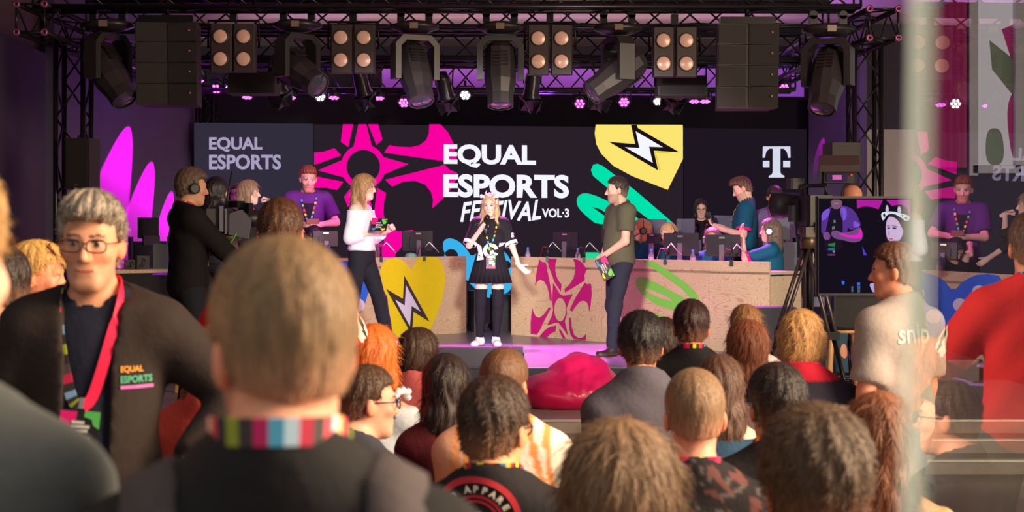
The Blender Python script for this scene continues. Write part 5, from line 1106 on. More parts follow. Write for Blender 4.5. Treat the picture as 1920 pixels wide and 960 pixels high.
def decal(parent, name, vs, fs, m, origin, udir, vdir, off=.004):
    """flat print laid on the cloth: (u,v) metres from origin, projected on the garment along its inward direction"""
    bv = bvh(parent); o = Vector(origin); u = Vector(udir).normalized(); v = Vector(vdir).normalized(); n = u.cross(v)
    out = []
    for a, b in vs:
        p = o+u*a+v*b; h = bv.ray_cast(p+n*.25, -n, .6); out.append((h[0] if h[0] is not None else p)+n*off)
    mb = MB(); mb.add(out, fs); r = mb.build(name, m, None); r.parent = parent; return r
def grid_fill(polys, step=.012):
    """triangulate and subdivide polygons so that prints follow the cloth"""
    import bmesh
    bm = bmesh.new()
    for pl in polys:
        vs = [bm.verts.new((x, y, 0)) for x, y in pl]; bm.faces.new(vs)
    bmesh.ops.triangulate(bm, faces=bm.faces[:])
    for _ in range(4):
        es = [e for e in bm.edges if e.calc_length() > step]
        if not es: break
        bmesh.ops.subdivide_edges(bm, edges=es, cuts=1); bmesh.ops.triangulate(bm, faces=[f for f in bm.faces if len(f.verts) > 3])
    bm.verts.index_update(); v = [tuple(x.co[:2]) for x in bm.verts]; f = [tuple(q.index for q in x.verts) for x in bm.faces]; bm.free(); return v, f
bagobj = beanbag()
JEAN = lin(44,46,58); BLK = lin(24,22,24)
TR = lambda c, n: (c, 'trousers', 'trousers_'+n)
# ---------------------------------------------------------------- the three on stage
man = person('stageman', 'bearded man in olive t-shirt and dark jeans standing on stage, hands clasped', 1157, 332, 13.95, .5, 108, skin='fair', hair=('short', 'dark_brown', lin(58,44,40), .009), strands=250, beard=lin(70,48,40)[:3]+(.45,), head=(-14,2,0), hs=1.04,
  shirt=(lin(96,92,72), .66, {'hem': -.07, 'loose': .02}), bottom=TR(lin(46,48,62), 'stageman'), shoes=lin(46,30,26)[:3], RH=(.04,.17,.92), LH=(-.07,.19,.98), Rp=(.7,-.6,-.5), Lp=(-.7,-.6,-.5), Rhand=('relax',(-.1,.2,-1),(-.3,-1,0)), Lhand=('grip',(.5,.4,-.4),(.5,-.6,-.3)), feet={1:(.09,-.05), -1:(-.10,.12)}, w=1.04, belly=.025, res=.012)
wom = person('presenter', 'presenter with wavy light brown hair, white off-shoulder top and black trousers', 683, 328, 14.3, .5, -108, fem=True, skin='pale', hair=('long', 'light_brown', lin(176,132,92), .016), strands=900, hairL=.22, head=(14,0,0),
  shirt=(lin(238,234,240), 1.55, {'off': 1, 'hem': .06, 'loose': .018, 'amp': .006}), bottom=TR(lin(34,34,42), 'presenter'), shoes=lin(238,225,236)[:3], RH=(.08,.17,1.19), LH=(-.02,.27,1.2), Rp=(.5,-1,-.5), Lp=(-.6,-.8,-.5), Rhand=('grip',(-.3,.8,.3),(-1,-.2,-.1)), Lhand=('grip',(.2,.8,.4),(1,-.2,-.1)), feet={1:(.07,-.20), -1:(-.05,.27)}, res=.012)
gir = person('micgirl', 'girl in black jersey, pleated skirt and knee socks speaking into a microphone', 919, 364, 15.03, .5, 182, fem=True, skin='pale', hair=('long', 'blond_ends', lin(204,172,128), .010, 1), strands=600, hairL=.33, head=(-12,8,0), brow=lin(80,56,48), hs=1.02,
  shirt=(lin(32,28,34), .92, {'hem': .10, 'loose': .026, 'amp': .006}), bottom=(lin(30,26,36), 'socks', 'sock_cloth', .66), shoes=lin(240,232,242)[:3], RH=(.11,.20,1.345), LH=(-.35,.17,.88), Rp=(.6,-.2,-1), Lp=(-.5,-1,-.2), Rhand=('grip',(-.45,.35,.8),(-.8,.3,-.5)), Lhand=('open',(-.75,.45,-.65),(.0,.85,.55)), feet={1:(.12,.03), -1:(-.07,.0), ('d',1): (.55,1), ('d',-1): (-.1,1)}, res=.012, hres=.0055)
def sm2(i, p): return Vector(p)*i['bs']
def lathe_child(i, name, prof, m, pleat=0, np_=24, flat=.78, z0=0):
    n = 96; vs = []; s = i['bs']
    for r, z, a in prof:
        for k in range(n):
            t = 2*math.pi*k/n; rr = (r+a*math.sin(t*np_))*s; vs.append((rr*math.cos(t), rr*math.sin(t)*flat, z*s))
    fs = [(q*n+k, q*n+(k+1)%n, (q+1)*n+(k+1)%n, (q+1)*n+k) for q in range(len(prof)-1) for k in range(n)]
    mb = MB(); mb.add(vs, fs, True); o = mb.build(name, m, None); o.parent = i['o']; return o
lathe_child(gir, 'skirt', [(.13,.92,0),(.145,1.0,.001),(.155,1.075,.001),(.16,1.06,.002),(.20,.90,.008),(.245,.725,.014),(.24,.728,.014),(.19,.9,.006)], fabric('skirt_cloth', lin(30,27,34)))
# shirt trims and print
def cuff(i, sd, f, m, name='sleeve_trim', w=.035, r=.062):
    a = i['sh'][sd]; e = i['el'][sd]; d = unit(e-a); c = a+(e-a)*f; mb = MB(); M_ = frame(c, d)
    mb.lathe([(r*.9*i['bs'],-w/2),(r*1.02*i['bs'],-w/2),(r*1.02*i['bs'],w/2),(r*.9*i['bs'],w/2)], 20, M_); o = mb.build(name, m, None); o.parent = i['shirt']; return o
WCL = fabric('white_cloth', lin(238,234,240)); PCL = fabric('pink_cloth', lin(236,20,130))
for sd in (1, -1): cuff(gir, sd, .88, WCL, r=.078)
cs = gir['T'](0, 0, .17); v, f = grid_fill([circ(0, 0, .095, 24)], .03)
decal(gir['shirt'], 'print_disc', v, f, WCL, (cs[0]+.02, .15, cs[2]), (1,0,0), (0,0,1)) if False else None
def ringgrid(r0, r1, a0, a1, n):
    v = []; f = []
    for k in range(n+1):
        a = a0+(a1-a0)*k/n; v += [(r0*math.cos(a), r0*math.sin(a)), (r1*math.cos(a), r1*math.sin(a))]
        if k: f.append((2*k-2, 2*k-1, 2*k+1, 2*k))
    return v, f
def joinv(*L):
    V, Fc = [], []
    for v, f in L: n = len(V); V += list(v); Fc += [tuple(i+n for i in q) for q in f]
    return V, Fc
def ringpoly(r0, r1, a0, a1, n=18, cx=0, cy=0): return [(cx+r1*math.cos(a0+(a1-a0)*k/n), cy+r1*math.sin(a0+(a1-a0)*k/n)) for k in range(n+1)]+[(cx+r0*math.cos(a1-(a1-a0)*k/n), cy+r0*math.sin(a1-(a1-a0)*k/n)) for k in range(n+1)]
U, Vv = (-1,0,0), (0,0,1)     # seen from the front: u runs to the picture's right
v, f = joinv(ringgrid(.042, .080, .25, 5.9, 36), grid_fill([[(-.155,.085),(-.10,.05),(-.075,-.09),(-.15,-.10),(-.13,-.02)], [(.09,.08),(.155,.085),(.12,.05),(.085,.04)], circ(0.012, -.012, .022, 10)], .03))
decal(gir['shirt'], 'chest_print', v, f, WCL, (cs[0]-.005, .2, cs[2]-.02), U, Vv)
vt, ft, ar_ = text_poly('B', .03); decal(gir['shirt'], 'sleeve_print', [(a*.03, b*.05) for a, b in vt], ft, WCL, gir['sh'][-1]*.4+gir['el'][-1]*.6+A3(-.03,.12,0), U, Vv)
vt, ft, ar_ = text_poly('NOX', .02); decal(gir['shirt'], 'small_print', [(a*.06, b*.022) for a, b in vt], ft, WCL, (cs[0]-.01, .2, cs[2]+.165), U, Vv) if False else None
def badge(i, at, w=.085, h=.125, tilt=0, big=False):
    """hanging card: black with pink and green shapes, pale lines, heart and pink foot"""
    at = Vector(at); M_ = Matrix.Translation(at+Vector((0,.012,0)))@Matrix.Rotation(R(tilt), 4, 'Y')
    mb = MB(); mb.box((0, 0, -h/2-.02), (w, .004, h), 0, M_); b = mb.build('badge', mat('badge_black', lin(26,24,28), .4), None); b.parent = i['lan']
    def fl(nm, c, polys):
        q = MB()
        for pl in polys: q.prism([(-x*w, y*h) for x, y in pl], 0, .0012, M_@Matrix.Translation((0, .0022, -.02))@Matrix.Rotation(R(-90), 4, 'X')@Matrix.Scale(-1, 4, (0,1,0))@Matrix.Scale(1, 4))
        o = q.build(nm, mat('badge_'+nm, c, .45), None); o.parent = b
    fl('pink_shape', lin(232,10,120), [[(-.5,-.02),(-.08,-.02),(-.10,-.16),(-.25,-.2),(-.2,-.3),(-.35,-.32),(-.5,-.2)], [(-.5,-.86),(.5,-.86),(.5,-1),(-.5,-1)]])
    fl('green_shape', lin(90,190,90), [[(.12,-.0),(.5,0),(.5,-.3),(.35,-.24),(.3,-.14),(.1,-.1)]])
    fl('pale_panel', lin(214,206,200), [[(-.2,-.18),(.12,-.18),(.12,-.23),(-.2,-.23)], [(-.2,-.25),(.26,-.25),(.26,-.3),(-.2,-.3)], [(-.2,-.32),(.22,-.32),(.22,-.37),(-.2,-.37)], [(-.2,-.44),(.3,-.44),(.3,-.56),(-.2,-.56)], [(-.2,-.6),(.45,-.6),(.45,-.68),(-.2,-.68)]])
    fl('yellow_heart', lin(232,214,30), [[(.15,-.72),(.28,-.68),(.42,-.72),(.44,-.78),(.3,-.85),(.17,-.8)]]); fl('blue_heart', lin(60,110,220), [[(-.42,-.72),(-.3,-.68),(-.2,-.73),(-.3,-.84)]])
    q = MB(); q.box((0, 0, -.0), (.012, .008, .03), 0, M_); o = q.build('clip', SILVER, None); o.parent = b; return b
def lany(i, front=True, bd=False, tilt=0, scale=1, **k):
    o, e = lanyard(i, front, **k); i['lan'] = o
    if bd: badge(i, e, .085*scale, .125*scale, tilt)
MULTI = [lin(236,40,90), lin(26,22,28), lin(240,220,40), lin(26,22,28), lin(70,160,230), lin(26,22,28), lin(120,200,90), lin(26,22,28)]
lany(gir, True, True, width=.016, pal=MULTI, drop=.38, scale=1.15)
# horned headband
hb = MB(); hb.tube([hpt(gir, .082*math.cos(a), .03-.01*math.sin(a), .028+.104*math.sin(a)) for a in [k*math.pi/14 for k in range(15)]], .010, 8); hbo = hb.build('headband', mat('headband_white', lin(240,232,236), .7), None); hbo.parent = gir['o']
for sx in (-1, 1):
    for nm, pts, rr, m in (('ear', [(sx*.062,.03,.105),(sx*.095,.03,.115),(sx*.115,.03,.105)], [.016,.022,.006], mat('headband_white', (1,1,1))), ('horn', [(sx*.032,.03,.125),(sx*.04,.03,.155),(sx*.03,.03,.18)], [.014,.010,.003], mat('horn_beige', lin(226,206,184), .5)), ('spot', [(sx*.072,.042,.092),(sx*.085,.042,.08)], [.013,.011], mat('spot_black', lin(40,34,38), .7)), ('flower', [(sx*.055,.045,.098),(sx*.05,.052,.112)], [.018,.012], mat('headband_white', (1,1,1)))):
        q = MB(); q.tube([hpt(gir, *p) for p in pts], rr, 10); o = q.build(nm, m, None); o.parent = hbo
# dark roots over the blond lengths
rv, rq = build_hair('receding', gir['s'], .0125, .0065, True, 0, 5); 
if len(rv): qmesh('hair_roots', rv@gir['Rh'].T+gir['hc'], rq, hairmat('hair_roots', lin(84,62,52)), gir['o'], col=np.tile(np.array(lin(84,62,52)[:3]), (len(rv), 1)))
# microphone, cards
def world(i, p): return i['o'].matrix_basis @ Vector(p) if False else (Matrix.Translation(i['org'])@Matrix.Rotation(i['yaw'], 4, 'Z'))@Vector(p)
wr = gir['wr'][1]; hd = unit(A3(-.45,.35,.8)); hn = unit(A3(-.8,.3,-.5)); hn = unit(hn-(hn@hd)*hd); g = world(gir, wr+hd*.085+hn*.028); mouth = world(gir, gir['hc']+gir['Rh']@A3(.0,.135,-.07))
ax = (Vector(mouth)-g).normalized(); t = thing('microphone', 'black handheld microphone held up to the girl with horned headband', 'microphone', g)
for nm, m, pts, rr in (('handle', BLACK, [g-ax*.13, g+ax*.06], [.013,.019]), ('grille_ball', mat('mic_grille', lin(50,48,54), .4, .5), [g+ax*.06, g+ax*.075, g+ax*.10, g+ax*.122], [.018,.026,.026,.012]), ('ring', SILVER, [g-ax*.085, g-ax*.075], [.0165,.0165])): q = MB(); q.tube(pts, rr, 14); q.build(nm, m, t)
def cards(label, c, u, v, w, h, group='cue cards'):
    c, u, v = Vector(c), Vector(u).normalized(), Vector(v).normalized(); n = u.cross(v).normalized(); M_ = Matrix((u, v, n)).transposed().to_4x4(); M_.translation = c
    t = thing('cue_cards', label, 'cards', c, 0, group); mb = MB(); mb.box((0,0,0), (w, h, .006), 0, M_); mb.build('card_stack', mat('card_black', lin(26,22,28), .45), t)
    def fl(nm, col, polys, z=.0035):
        q = MB()
        for pl in polys: q.prism([(x*w, y*h) for x, y in pl], z, z+.001, M_)
        q.build(nm, mat('card_'+nm, col, .5), t)
    fl('pink_emblem', lin(226,6,130), [[(-.48,.48),(-.08,.48),(-.12,.30),(-.22,.24),(-.16,.06),(-.34,-.02),(-.48,.04)]]); fl('green_squiggle', lin(110,196,80), [[(.12,.46),(.48,.46),(.46,.34),(.30,.36),(.44,.26),(.40,.05),(.28,.02),(.14,.30)]])
    fl('lettering', lin(232,228,232), []) if False else None
    q = MB()
    for k, (tx, wd) in enumerate((('EQUAL', .32), ('ESPORTS', .42), ('FESTIVAL', .38))):
        vt, ft, _ = text_poly(tx, .03); q.add([((-.2+a*wd)*w, (.06-.17*k+b*.12)*h, .0042) for a, b in vt], ft, False, M_)
    q.build('lettering', mat('card_white', lin(236,232,236), .5), t)
    fl('blue_heart', lin(50,120,226), [[(-.46,-.40),(-.38,-.26),(-.30,-.30),(-.22,-.26),(-.16,-.38),(-.28,-.48)]]); fl('yellow_heart', lin(240,214,20), [[(.14,-.38),(.22,-.28),(.30,-.32),(.40,-.26),(.42,-.40),(.28,-.48)]]); return t
g = P(711, 421, 13.98); cards('black cue cards with bright shapes held by the presenter in white', g, (1, -.25, -.03), (.15, .25, 1), .165, .13)
g = P(1134, 503, 13.72); cards('black cue cards hanging from the hands of the olive shirt man', g, (.45, -.1, -.95), (.8, .2, .42), .22, .12)
# ---------------------------------------------------------------- desk players and crew at left
cmo = person('cameraman', 'camera operator in black jacket with headphones at the left', 360, 317, 10.75, .3, -62, skin='mid', hair=('curly', 'greyish_brown', lin(104,84,74), .016), strands=500, shirt=(lin(22,20,24), 1.95, {'hem': -.1, 'loose': .022}), bottom=TR(lin(30,32,42), 'cameraman'), RH=(.12,.40,1.02), LH=(-.06,.46,1.12), Rhand=('grip',None,(-1,0,0)), Lhand=('grip',None,(1,0,0)), head=(-4,4,0))
headphones(cmo, mat('headphone_black', lin(44,42,46), .5)); lany(cmo, True, width=.02, pal=[lin(190,20,50)]*6+[lin(200,170,40)])
p1 = person('darkhair', 'long dark haired person in printed black hoodie behind the studio camera', 408, 332, 13.4, .5, -35, fem=True, hair=('long', 'near_black', lin(40,26,26), .014), strands=300, hairL=.16, shirt=(lin(22,20,26), 1.95, {'loose': .02}), bottom=TR(BLK, 'darkhair'))
vt, ft, _ = text_poly('NACON'[:3], .03); decal(p1['shirt'], 'back_print', [(a*.16-.09, b*.05) for a, b in vt], ft, mat('print_lilac', lin(190,180,200), .7), p1['T'](.03,-.2,.37), (1,0,0), (0,0,1))
p2 = person('glasses_player', 'player with round glasses and headset behind the dark haired person', 446, 344, 16.0, .5, 165, skin='pale', hair=('short', 'mouse_brown', lin(92,64,60), .010), strands=200, shirt=(lin(36,26,40), .6), bottom=TR(BLK, 'p2')); glasses(p2, BLACK); headphones(p2, BLACK)
p3 = person('thinker', 'blond person in profile resting chin on hand at the left desk', 467, 339, 15.45, .5, -86, fem=True, skin='pale', hair=('long', 'dark_blond', lin(150,120,90), .010), strands=400, hairL=.14, shirt=(lin(40,34,30), 1.4), bottom=TR(BLK, 'p3'), RH=(-.02,.25,1.53), LH=(-.1,.4,1.05), Rp=(.3,1,-.7), Rhand=('fist',(-.2,-.7,.35),(.1,-.4,-1)), hs=1.05)
lany(p3, True, pal=[lin(236,20,130)]*8, width=.022)
p4 = person('purple_man', 'ginger bearded man in purple lit jersey standing behind the left desk', 578, 312, 16.6, .5, 192, skin='fair', hair=('quiff', 'ginger', lin(150,70,58), .010), strands=300, beard=lin(150,78,58)[:3]+(.55,), head=(2,14,0), shirt=(lin(84,44,110), .8, {'hem': -.05, 'loose': .02}), bottom=TR(BLK, 'p4'), RH=(.03,.27,1.14), LH=(-.08,.27,1.14), Rhand=('grip',(-.8,.5,0),(-.3,-.8,.2)), Lhand=('grip',(.8,.5,0),(.3,-.8,.2)), Rp=(.8,-.4,-.5), Lp=(-.9,-.2,-.5), w=1.08, hs=1.06)
v, f = grid_fill([[(-.055,-.42),(.055,-.42),(.06,.06),(-.06,.06)]], .05); decal(p4['shirt'], 'dark_front', v, f, fabric('dark_front_cloth', lin(30,24,36)), p4['T'](0,.2,.36), U, Vv)
lany(p4, True, True, pal=MULTI, width=.018, drop=.34); g = world(p4, p4['wr'][1]*.5+p4['wr'][-1]*.5+A3(0,.07,.04)); mb = MB(); mb.box(g, (.15,.02,.06), .1, bev=.006); o = mb.build('handset', mat('handset_red', lin(120,16,34), .4)); tag(o, 'dark red handset held by the ginger bearded man', 'phone')
p5 = person('bent_player', 'black haired player with headset bent low behind the left desk', 590, 424, 16.0, .5, 150, True, 1.7, fem=True, skin='fair', hair=('long', 'glossy_black', lin(20,16,22), .014), strands=200, hairL=.1, head=(0,38,0), shirt=(lin(26,22,28), 1.8), bottom=TR(BLK, 'p5'), RH=(.06,.22,1.16), Rhand=('fist',None,(0,-1,0))); headphones(p5, mat('headset_gloss', lin(34,32,38), .2))
# ---------------------------------------------------------------- desk players and crew at right
TEAL = lin(18,92,120)
p6 = person('blond_headset', 'blond headset player in profile right behind the olive shirt man', 1203, 411, 15.95, .5, 98, True, 1.66, fem=True, skin='pale', hair=('long', 'strawberry', lin(186,134,94), .010), strands=250, hairL=.26, shirt=(TEAL, .6), bottom=TR(BLK, 'p6')); headphones(p6, BLACK, mic=True)
p7 = person('blond_low', 'blond player with headset half hidden by a monitor on the right desk', 1254, 418, 15.75, .5, 135, True, 1.66, fem=True, skin='pale', hair=('long', 'blond', lin(200,166,118), .010), strands=250, hairL=.30, shirt=(TEAL, .6), bottom=TR(BLK, 'p7'), head=(0,16,0)); headphones(p7, mat('headset_gloss', (0,0,0)), mic=True)
p8 = person('woman_black', 'dark haired woman in black with glasses standing behind the empty chairs', 1315, 373, 17.2, .5, 168, fem=True, skin='fair', hair=('long', 'dark_plum', lin(42,20,32), .012), strands=300, hairL=.25, shirt=(lin(22,16,20), 1.7), bottom=TR(BLK, 'p8'), head=(4,10,0)); glasses(p8, mat('thin_frame', lin(90,60,60), .3)); lany(p8, True, pal=[lin(200,20,100), BLK, BLK])
p9 = person('hidden_player', 'player hidden behind the rightmost monitor, only hair and headset showing', 1336, 427, 15.2, .5, 160, True, 1.66, fem=True, hair=('bob', 'ash_brown', lin(116,92,84), .010), strands=200, shirt=(TEAL, .6), bottom=TR(BLK, 'p9')); headphones(p9, mat('headset_steel', lin(110,110,120), .3, .6))
p10 = person('teal_man', 'tall man in teal jersey with pink trim looking down at a tablet', 1392, 331, 15.8, .5, 82, skin='fair', hair=('quiff', 'chestnut', lin(92,56,44), .010), strands=300, beard=lin(120,70,52)[:3]+(.35,), head=(3,24,0), shirt=(lin(14,78,104), .80, {'hem': -.06, 'loose': .02}), bottom=TR(BLK, 'p10'), LH=(-.12,.25,1.19), RH=(.08,.26,1.21), Lhand=('relax',(.2,1,.4),(0,.3,1)), Rhand=('relax',(-.2,1,.4),(0,.3,1)), Lp=(-.3,-.3,-1), Rp=(.3,-.3,-1), w=1.05)
for sd in (1, -1): cuff(p10, sd, .77, PCL, w=.03, r=.081)
v, f = grid_fill([[(-.07,-.02),(.07,-.02),(.07,.0),(-.07,.0)]], .05); decal(p10['shirt'], 'collar_trim', v, f, PCL, p10['T'](0,-.2,.47), (1,0,0), (0,0,1)); lany(p10, True, pal=[lin(30,26,30), lin(170,170,60)])
g = world(p10, p10['wr'][-1]*.5+p10['wr'][1]*.5+A3(0,.10,.06)); mb = MB(); mb.box((0,0,0), (.02,.18,.25), 0, Matrix.Translation(g)@Matrix.Rotation(R(-18), 4, 'Y'), bev=.004); o = mb.build('tablet', mat('tablet_black', lin(24,22,26), .3)); tag(o, 'dark tablet held by the man in teal jersey', 'tablet')
p11 = person('beanie_man', 'dark bearded man in mauve sweater behind the man in teal', 1452, 349, 15.9, .5, 188, skin='tan', hair=('short', 'black_brown', lin(44,24,34), .014), strands=200, beard=lin(24,16,18)[:3]+(.9,), head=(-4,22,0), shirt=(lin(104,82,126), 1.9), bottom=TR(BLK, 'p11')); lany(p11, True, pal=[lin(130,30,100)]*4)
p12 = person('ponytail', 'long haired headset player in teal jersey raising a hand at the desk end', 1444, 410, 14.75, .5, 66, True, 1.66, fem=True, skin='fair', hair=('long', 'ash_long', lin(112,90,78), .010), strands=300, hairL=.30, shirt=(TEAL, .85), bottom=TR(BLK, 'p12'), LH=(-.14,.30,1.22), Lp=(-.3,.2,-1), Lhand=('relax',(.1,.25,1),(.3,-1,0)), head=(8,0,0)); headphones(p12, mat('headset_steel', (0,0,0)))
for sd in (1, -1): cuff(p12, sd, .84, PCL, w=.03, r=.072)
op = person('operator', 'bald camera operator with headphones behind the preview screen, in jeans', 1596, 344, 12.1, .3, 22, skin='red', hair=('bald', '', lin(120,80,60), 0), shirt=(lin(26,24,28), .7), bottom=TR(lin(54,84,104), 'jeans_blue'), LH=(-.30,.25,1.12), Lhand=('grip',None,(1,0,0)), head=(0,6,0)); headphones(op, BLACK)
# ---------------------------------------------------------------- standing people in the hall
old = person('greyhair', 'grey haired man with glasses in dark open jacket facing the camera', 172, 366, 4.0, 0, 184, skin=lin(226,158,124), hair=('quiff', 'silver_grey', lin(150,136,122), .017), strands=1600, head=(1,4,-2), hs=.99, brow=lin(90,74,66), beard=lin(170,130,110)[:3]+(.30,), w=1.02, belly=.03, drop=.02,
  shirt=(lin(24,26,44), .6, {'loose': .008}), jacket=(lin(46,36,34), 1.97, {'open': .075, 'hem': -.12, 'neck': .082, 'collar': .045, 'amp': .006, 'loose': .016}), bottom=TR(lin(34,34,44), 'old'), LH=(-.275,.12,1.035), RH=(.30,.06,.84), Lp=(-1,-.5,-.2), Lhand=('fist',(.1,.25,-1),(1,.3,.1)), res=.012, hres=.0045)
glasses(old, mat('tortoise_frame', lin(70,40,36), .3), rim=.0022, sq=.62, ryy=.0165); lany(old, True, True, width=.026, pal=[lin(200,20,70), lin(44,34,34), lin(120,160,200), lin(44,34,34), lin(170,170,50), lin(44,34,34), lin(80,60,60)], split=True, drop=.255, scale=1.25, tilt=-6)
js = old['shirt']; c = old['T'](-.125, .0, .33)
for k, (tx, w_) in enumerate((('EQUAL', .055), ('ESPORTS', .075))):
    vt, ft, _ = text_poly(tx, .03); decal(js, 'rainbow_print', [(a*w_-.03, b*.02-k*.027) for a, b in vt], ft, (mat('print_orange', lin(230,150,50), .6), mat('print_green', lin(70,160,130), .6))[k], (c[0], .3, c[2]), U, Vv)
v, f = grid_fill([[(-.03,-.043),(.048,-.043),(.048,-.034),(-.03,-.034)]], .04); decal(js, 'rainbow_print', v, f, mat('print_mauve', lin(190,90,170), .6), (c[0], .3, c[2]), U, Vv)
q = MB(); q.lathe([(0,.004),(.008,.003),(.009,0)], 10, frame(old['T'](-.10,.165,.02), (0,1,0))); o = q.build('jacket_button', SILVER, None); o.parent = js
big = person('foreground', 'short haired man with lanyard seen close from behind, blurred, in black t-shirt', 528, 436, 1.57, 0, 4, skin=lin(222,160,130), hair=('buzz', 'foreground_brown', lin(136,106,74), .012), strands=3500, head=(24,2,0), shirt=(lin(34,32,34), .62, {'loose': .016, 'hem': -.06}), bottom=TR(BLK, 'big'), beard=lin(160,100,70)[:3]+(.5,), res=.011, hres=.0045, hs=.90, w=.92, hz=.635, drop=.045)
FPAL = [lin(40,32,36), lin(150,160,40), lin(60,50,50), lin(220,30,110), lin(90,190,230), lin(190,220,240), lin(190,30,70), lin(44,40,42), lin(236,70,90), lin(210,230,240), lin(240,210,120), lin(230,60,90)]
lany(big, True, width=.026, pal=FPAL)
STR = fabric('strap_grey', lin(78,70,72))
def strap(i, pts, w_, name='backpack_strap'):
    bv = bvh(i['shirt']); out = []; P_ = []
    for k in range(len(pts)-1):
        for t in range(8): a = Vector(pts[k]); b = Vector(pts[k+1]); P_.append(a.lerp(b, t/8))
    P_.append(Vector(pts[-1])); C = [bv.find_nearest(p)[0] for p in P_]; N = [bv.find_nearest(p)[1] for p in P_]; vs = []
    for k, c in enumerate(C):
        tn = (C[min(k+1, len(C)-1)]-C[max(k-1, 0)]).normalized(); n = N[k]; b = n.cross(tn).normalized(); vs += [c+n*.004-b*w_/2, c+n*.012-b*w_*.42, c+n*.012+b*w_*.42, c+n*.004+b*w_/2]
    fs = [(4*k+j, 4*k+j+1, 4*k+5+j, 4*k+4+j) for k in range(len(C)-1) for j in range(3)]
    fs = [f_[::-1] for f_ in fs]; mb = MB(); mb.add(vs, fs, True); o = mb.build(name, STR, None); o.parent = i['o']; return o
T = big['T']
for sx in (-1, 1): strap(big, [T(sx*.13,.12,.30), T(sx*.125,.06,.49), T(sx*.12,-.06,.50), T(sx*.135 if sx > 0 else sx*.11,-.14,.36), T(sx*.15 if sx > 0 else sx*.03,-.15,.10)], .065)
near = person('nearleft', 'person in dark grey jacket at the far left edge, nearest to the camera', -136, 284, 1.66, 0, -8, skin='fair', hair=('short', 'near_light_brown', lin(168,128,78), .010), strands=800, shirt=(lin(88,92,92), 1.9, {'loose': .03, 'amp': .008}), bottom=TR(BLK, 'near'), w=.80, drop=.035, res=.013)
a2 = person('profile_man', 'dark haired man in profile with red lanyard at the left edge', -4, 462, 4.5, 0, 78, skin=lin(230,170,138), hair=('short', 'dark_crop', lin(50,34,30), .010), strands=500, shirt=(lin(36,26,24), .8), bottom=TR(BLK, 'a2'), head=(-12,0,0)); glasses(a2, mat('thin_frame', (0,0,0))); lany(a2, True, width=.03, pal=[lin(226,20,80)]*6)
a3 = person('sunglasses_woman', 'blond woman with sunglasses on her head, in profile behind the grey haired man', 70, 456, 5.3, 0, -76, fem=True, skin=lin(232,150,120), hair=('tied', 'golden_blond', lin(226,178,104), .014), strands=700, shirt=(lin(50,34,32), .6), bottom=TR(BLK, 'a3'), head=(-8,4,0))
sg = MB()
for sx in (-1, 1): sg.tube([hpt(a3, sx*.034+.028*math.cos(k*math.pi/6), .062-.02*math.sin(k*math.pi/6), .112+.022*math.sin(k*math.pi/6)) for k in range(13)], .005, 6); sg.tube([hpt(a3, sx*.062, .06, .112), hpt(a3, sx*.086, -.01, .05)], .004, 6)
sg.tube([hpt(a3, -.008, .075, .115), hpt(a3, .008, .075, .115)], .004, 6); o = sg.build('sunglasses', mat('sunglass_amber', lin(120,50,30), .2), None); o.parent = a3['o']
a7 = person('red_stand', 'standing man in red t-shirt with cropped brown hair behind the blurred head', 526, 379, 6.1, 0, 3, skin=lin(214,146,116), hair=('short', 'crop_redbrown', lin(84,52,36), .011), strands=900, shirt=(lin(214,38,40), .85, {'hem': -.12, 'loose': .024, 'amp': .007}), bottom=TR(lin(60,62,70), 'a7'), RH=(.20,.28,1.10), LH=(-.20,.28,1.10), Rp=(.9,-.6,-.6), Lp=(-.9,-.6,-.6), w=1.0, drop=.03, hs=1.06)
cc = a7['sh'][1]*.45+a7['el'][1]*.55; v, f = grid_fill([[(0,.07),(.028,.02),(.03,-.05),(0,-.085),(-.03,-.04),(-.024,.03)]], .03); decal(a7['shirt'], 'sleeve_emblem', v, f, mat('emblem_pale', lin(226,214,206), .7), cc+A3(.2,-.1,0), (.45,.9,0), Vv)
v, f = grid_fill([[(0,.055),(.012,.0),(.0,.01),(.016,-.055),(-.014,-.01),(-.002,-.015),(-.014,.03)]], .03); decal(a7['shirt'], 'sleeve_emblem_mark', v, f, mat('print_black', lin(40,30,32), .7), cc+A3(.2,-.1,0), (.45,.9,0), Vv, .007); lany(a7, False)
a23 = person('grey_tee', 'brown haired youth in grey t-shirt with pale lettering standing at right, facing left', 1676, 456, 6.3, 0, 34, skin=lin(222,146,116), hair=('short', 'youth_brown', lin(92,56,42), .011), strands=800, shirt=(lin(158,146,142), .85, {'hem': -.10, 'loose': .024, 'amp': .008}), bottom=TR(BLK, 'a23'), head=(36,2,0), drop=.04)
vt, ft, _ = text_poly('snip', .015); decal(a23['shirt'], 'back_lettering', [(a*.19-.135, b*.11-.055) for a, b in vt], ft, mat('print_silver', lin(214,206,200), .7), (0,-.35,1.27), (1,0,0), (0,0,1))
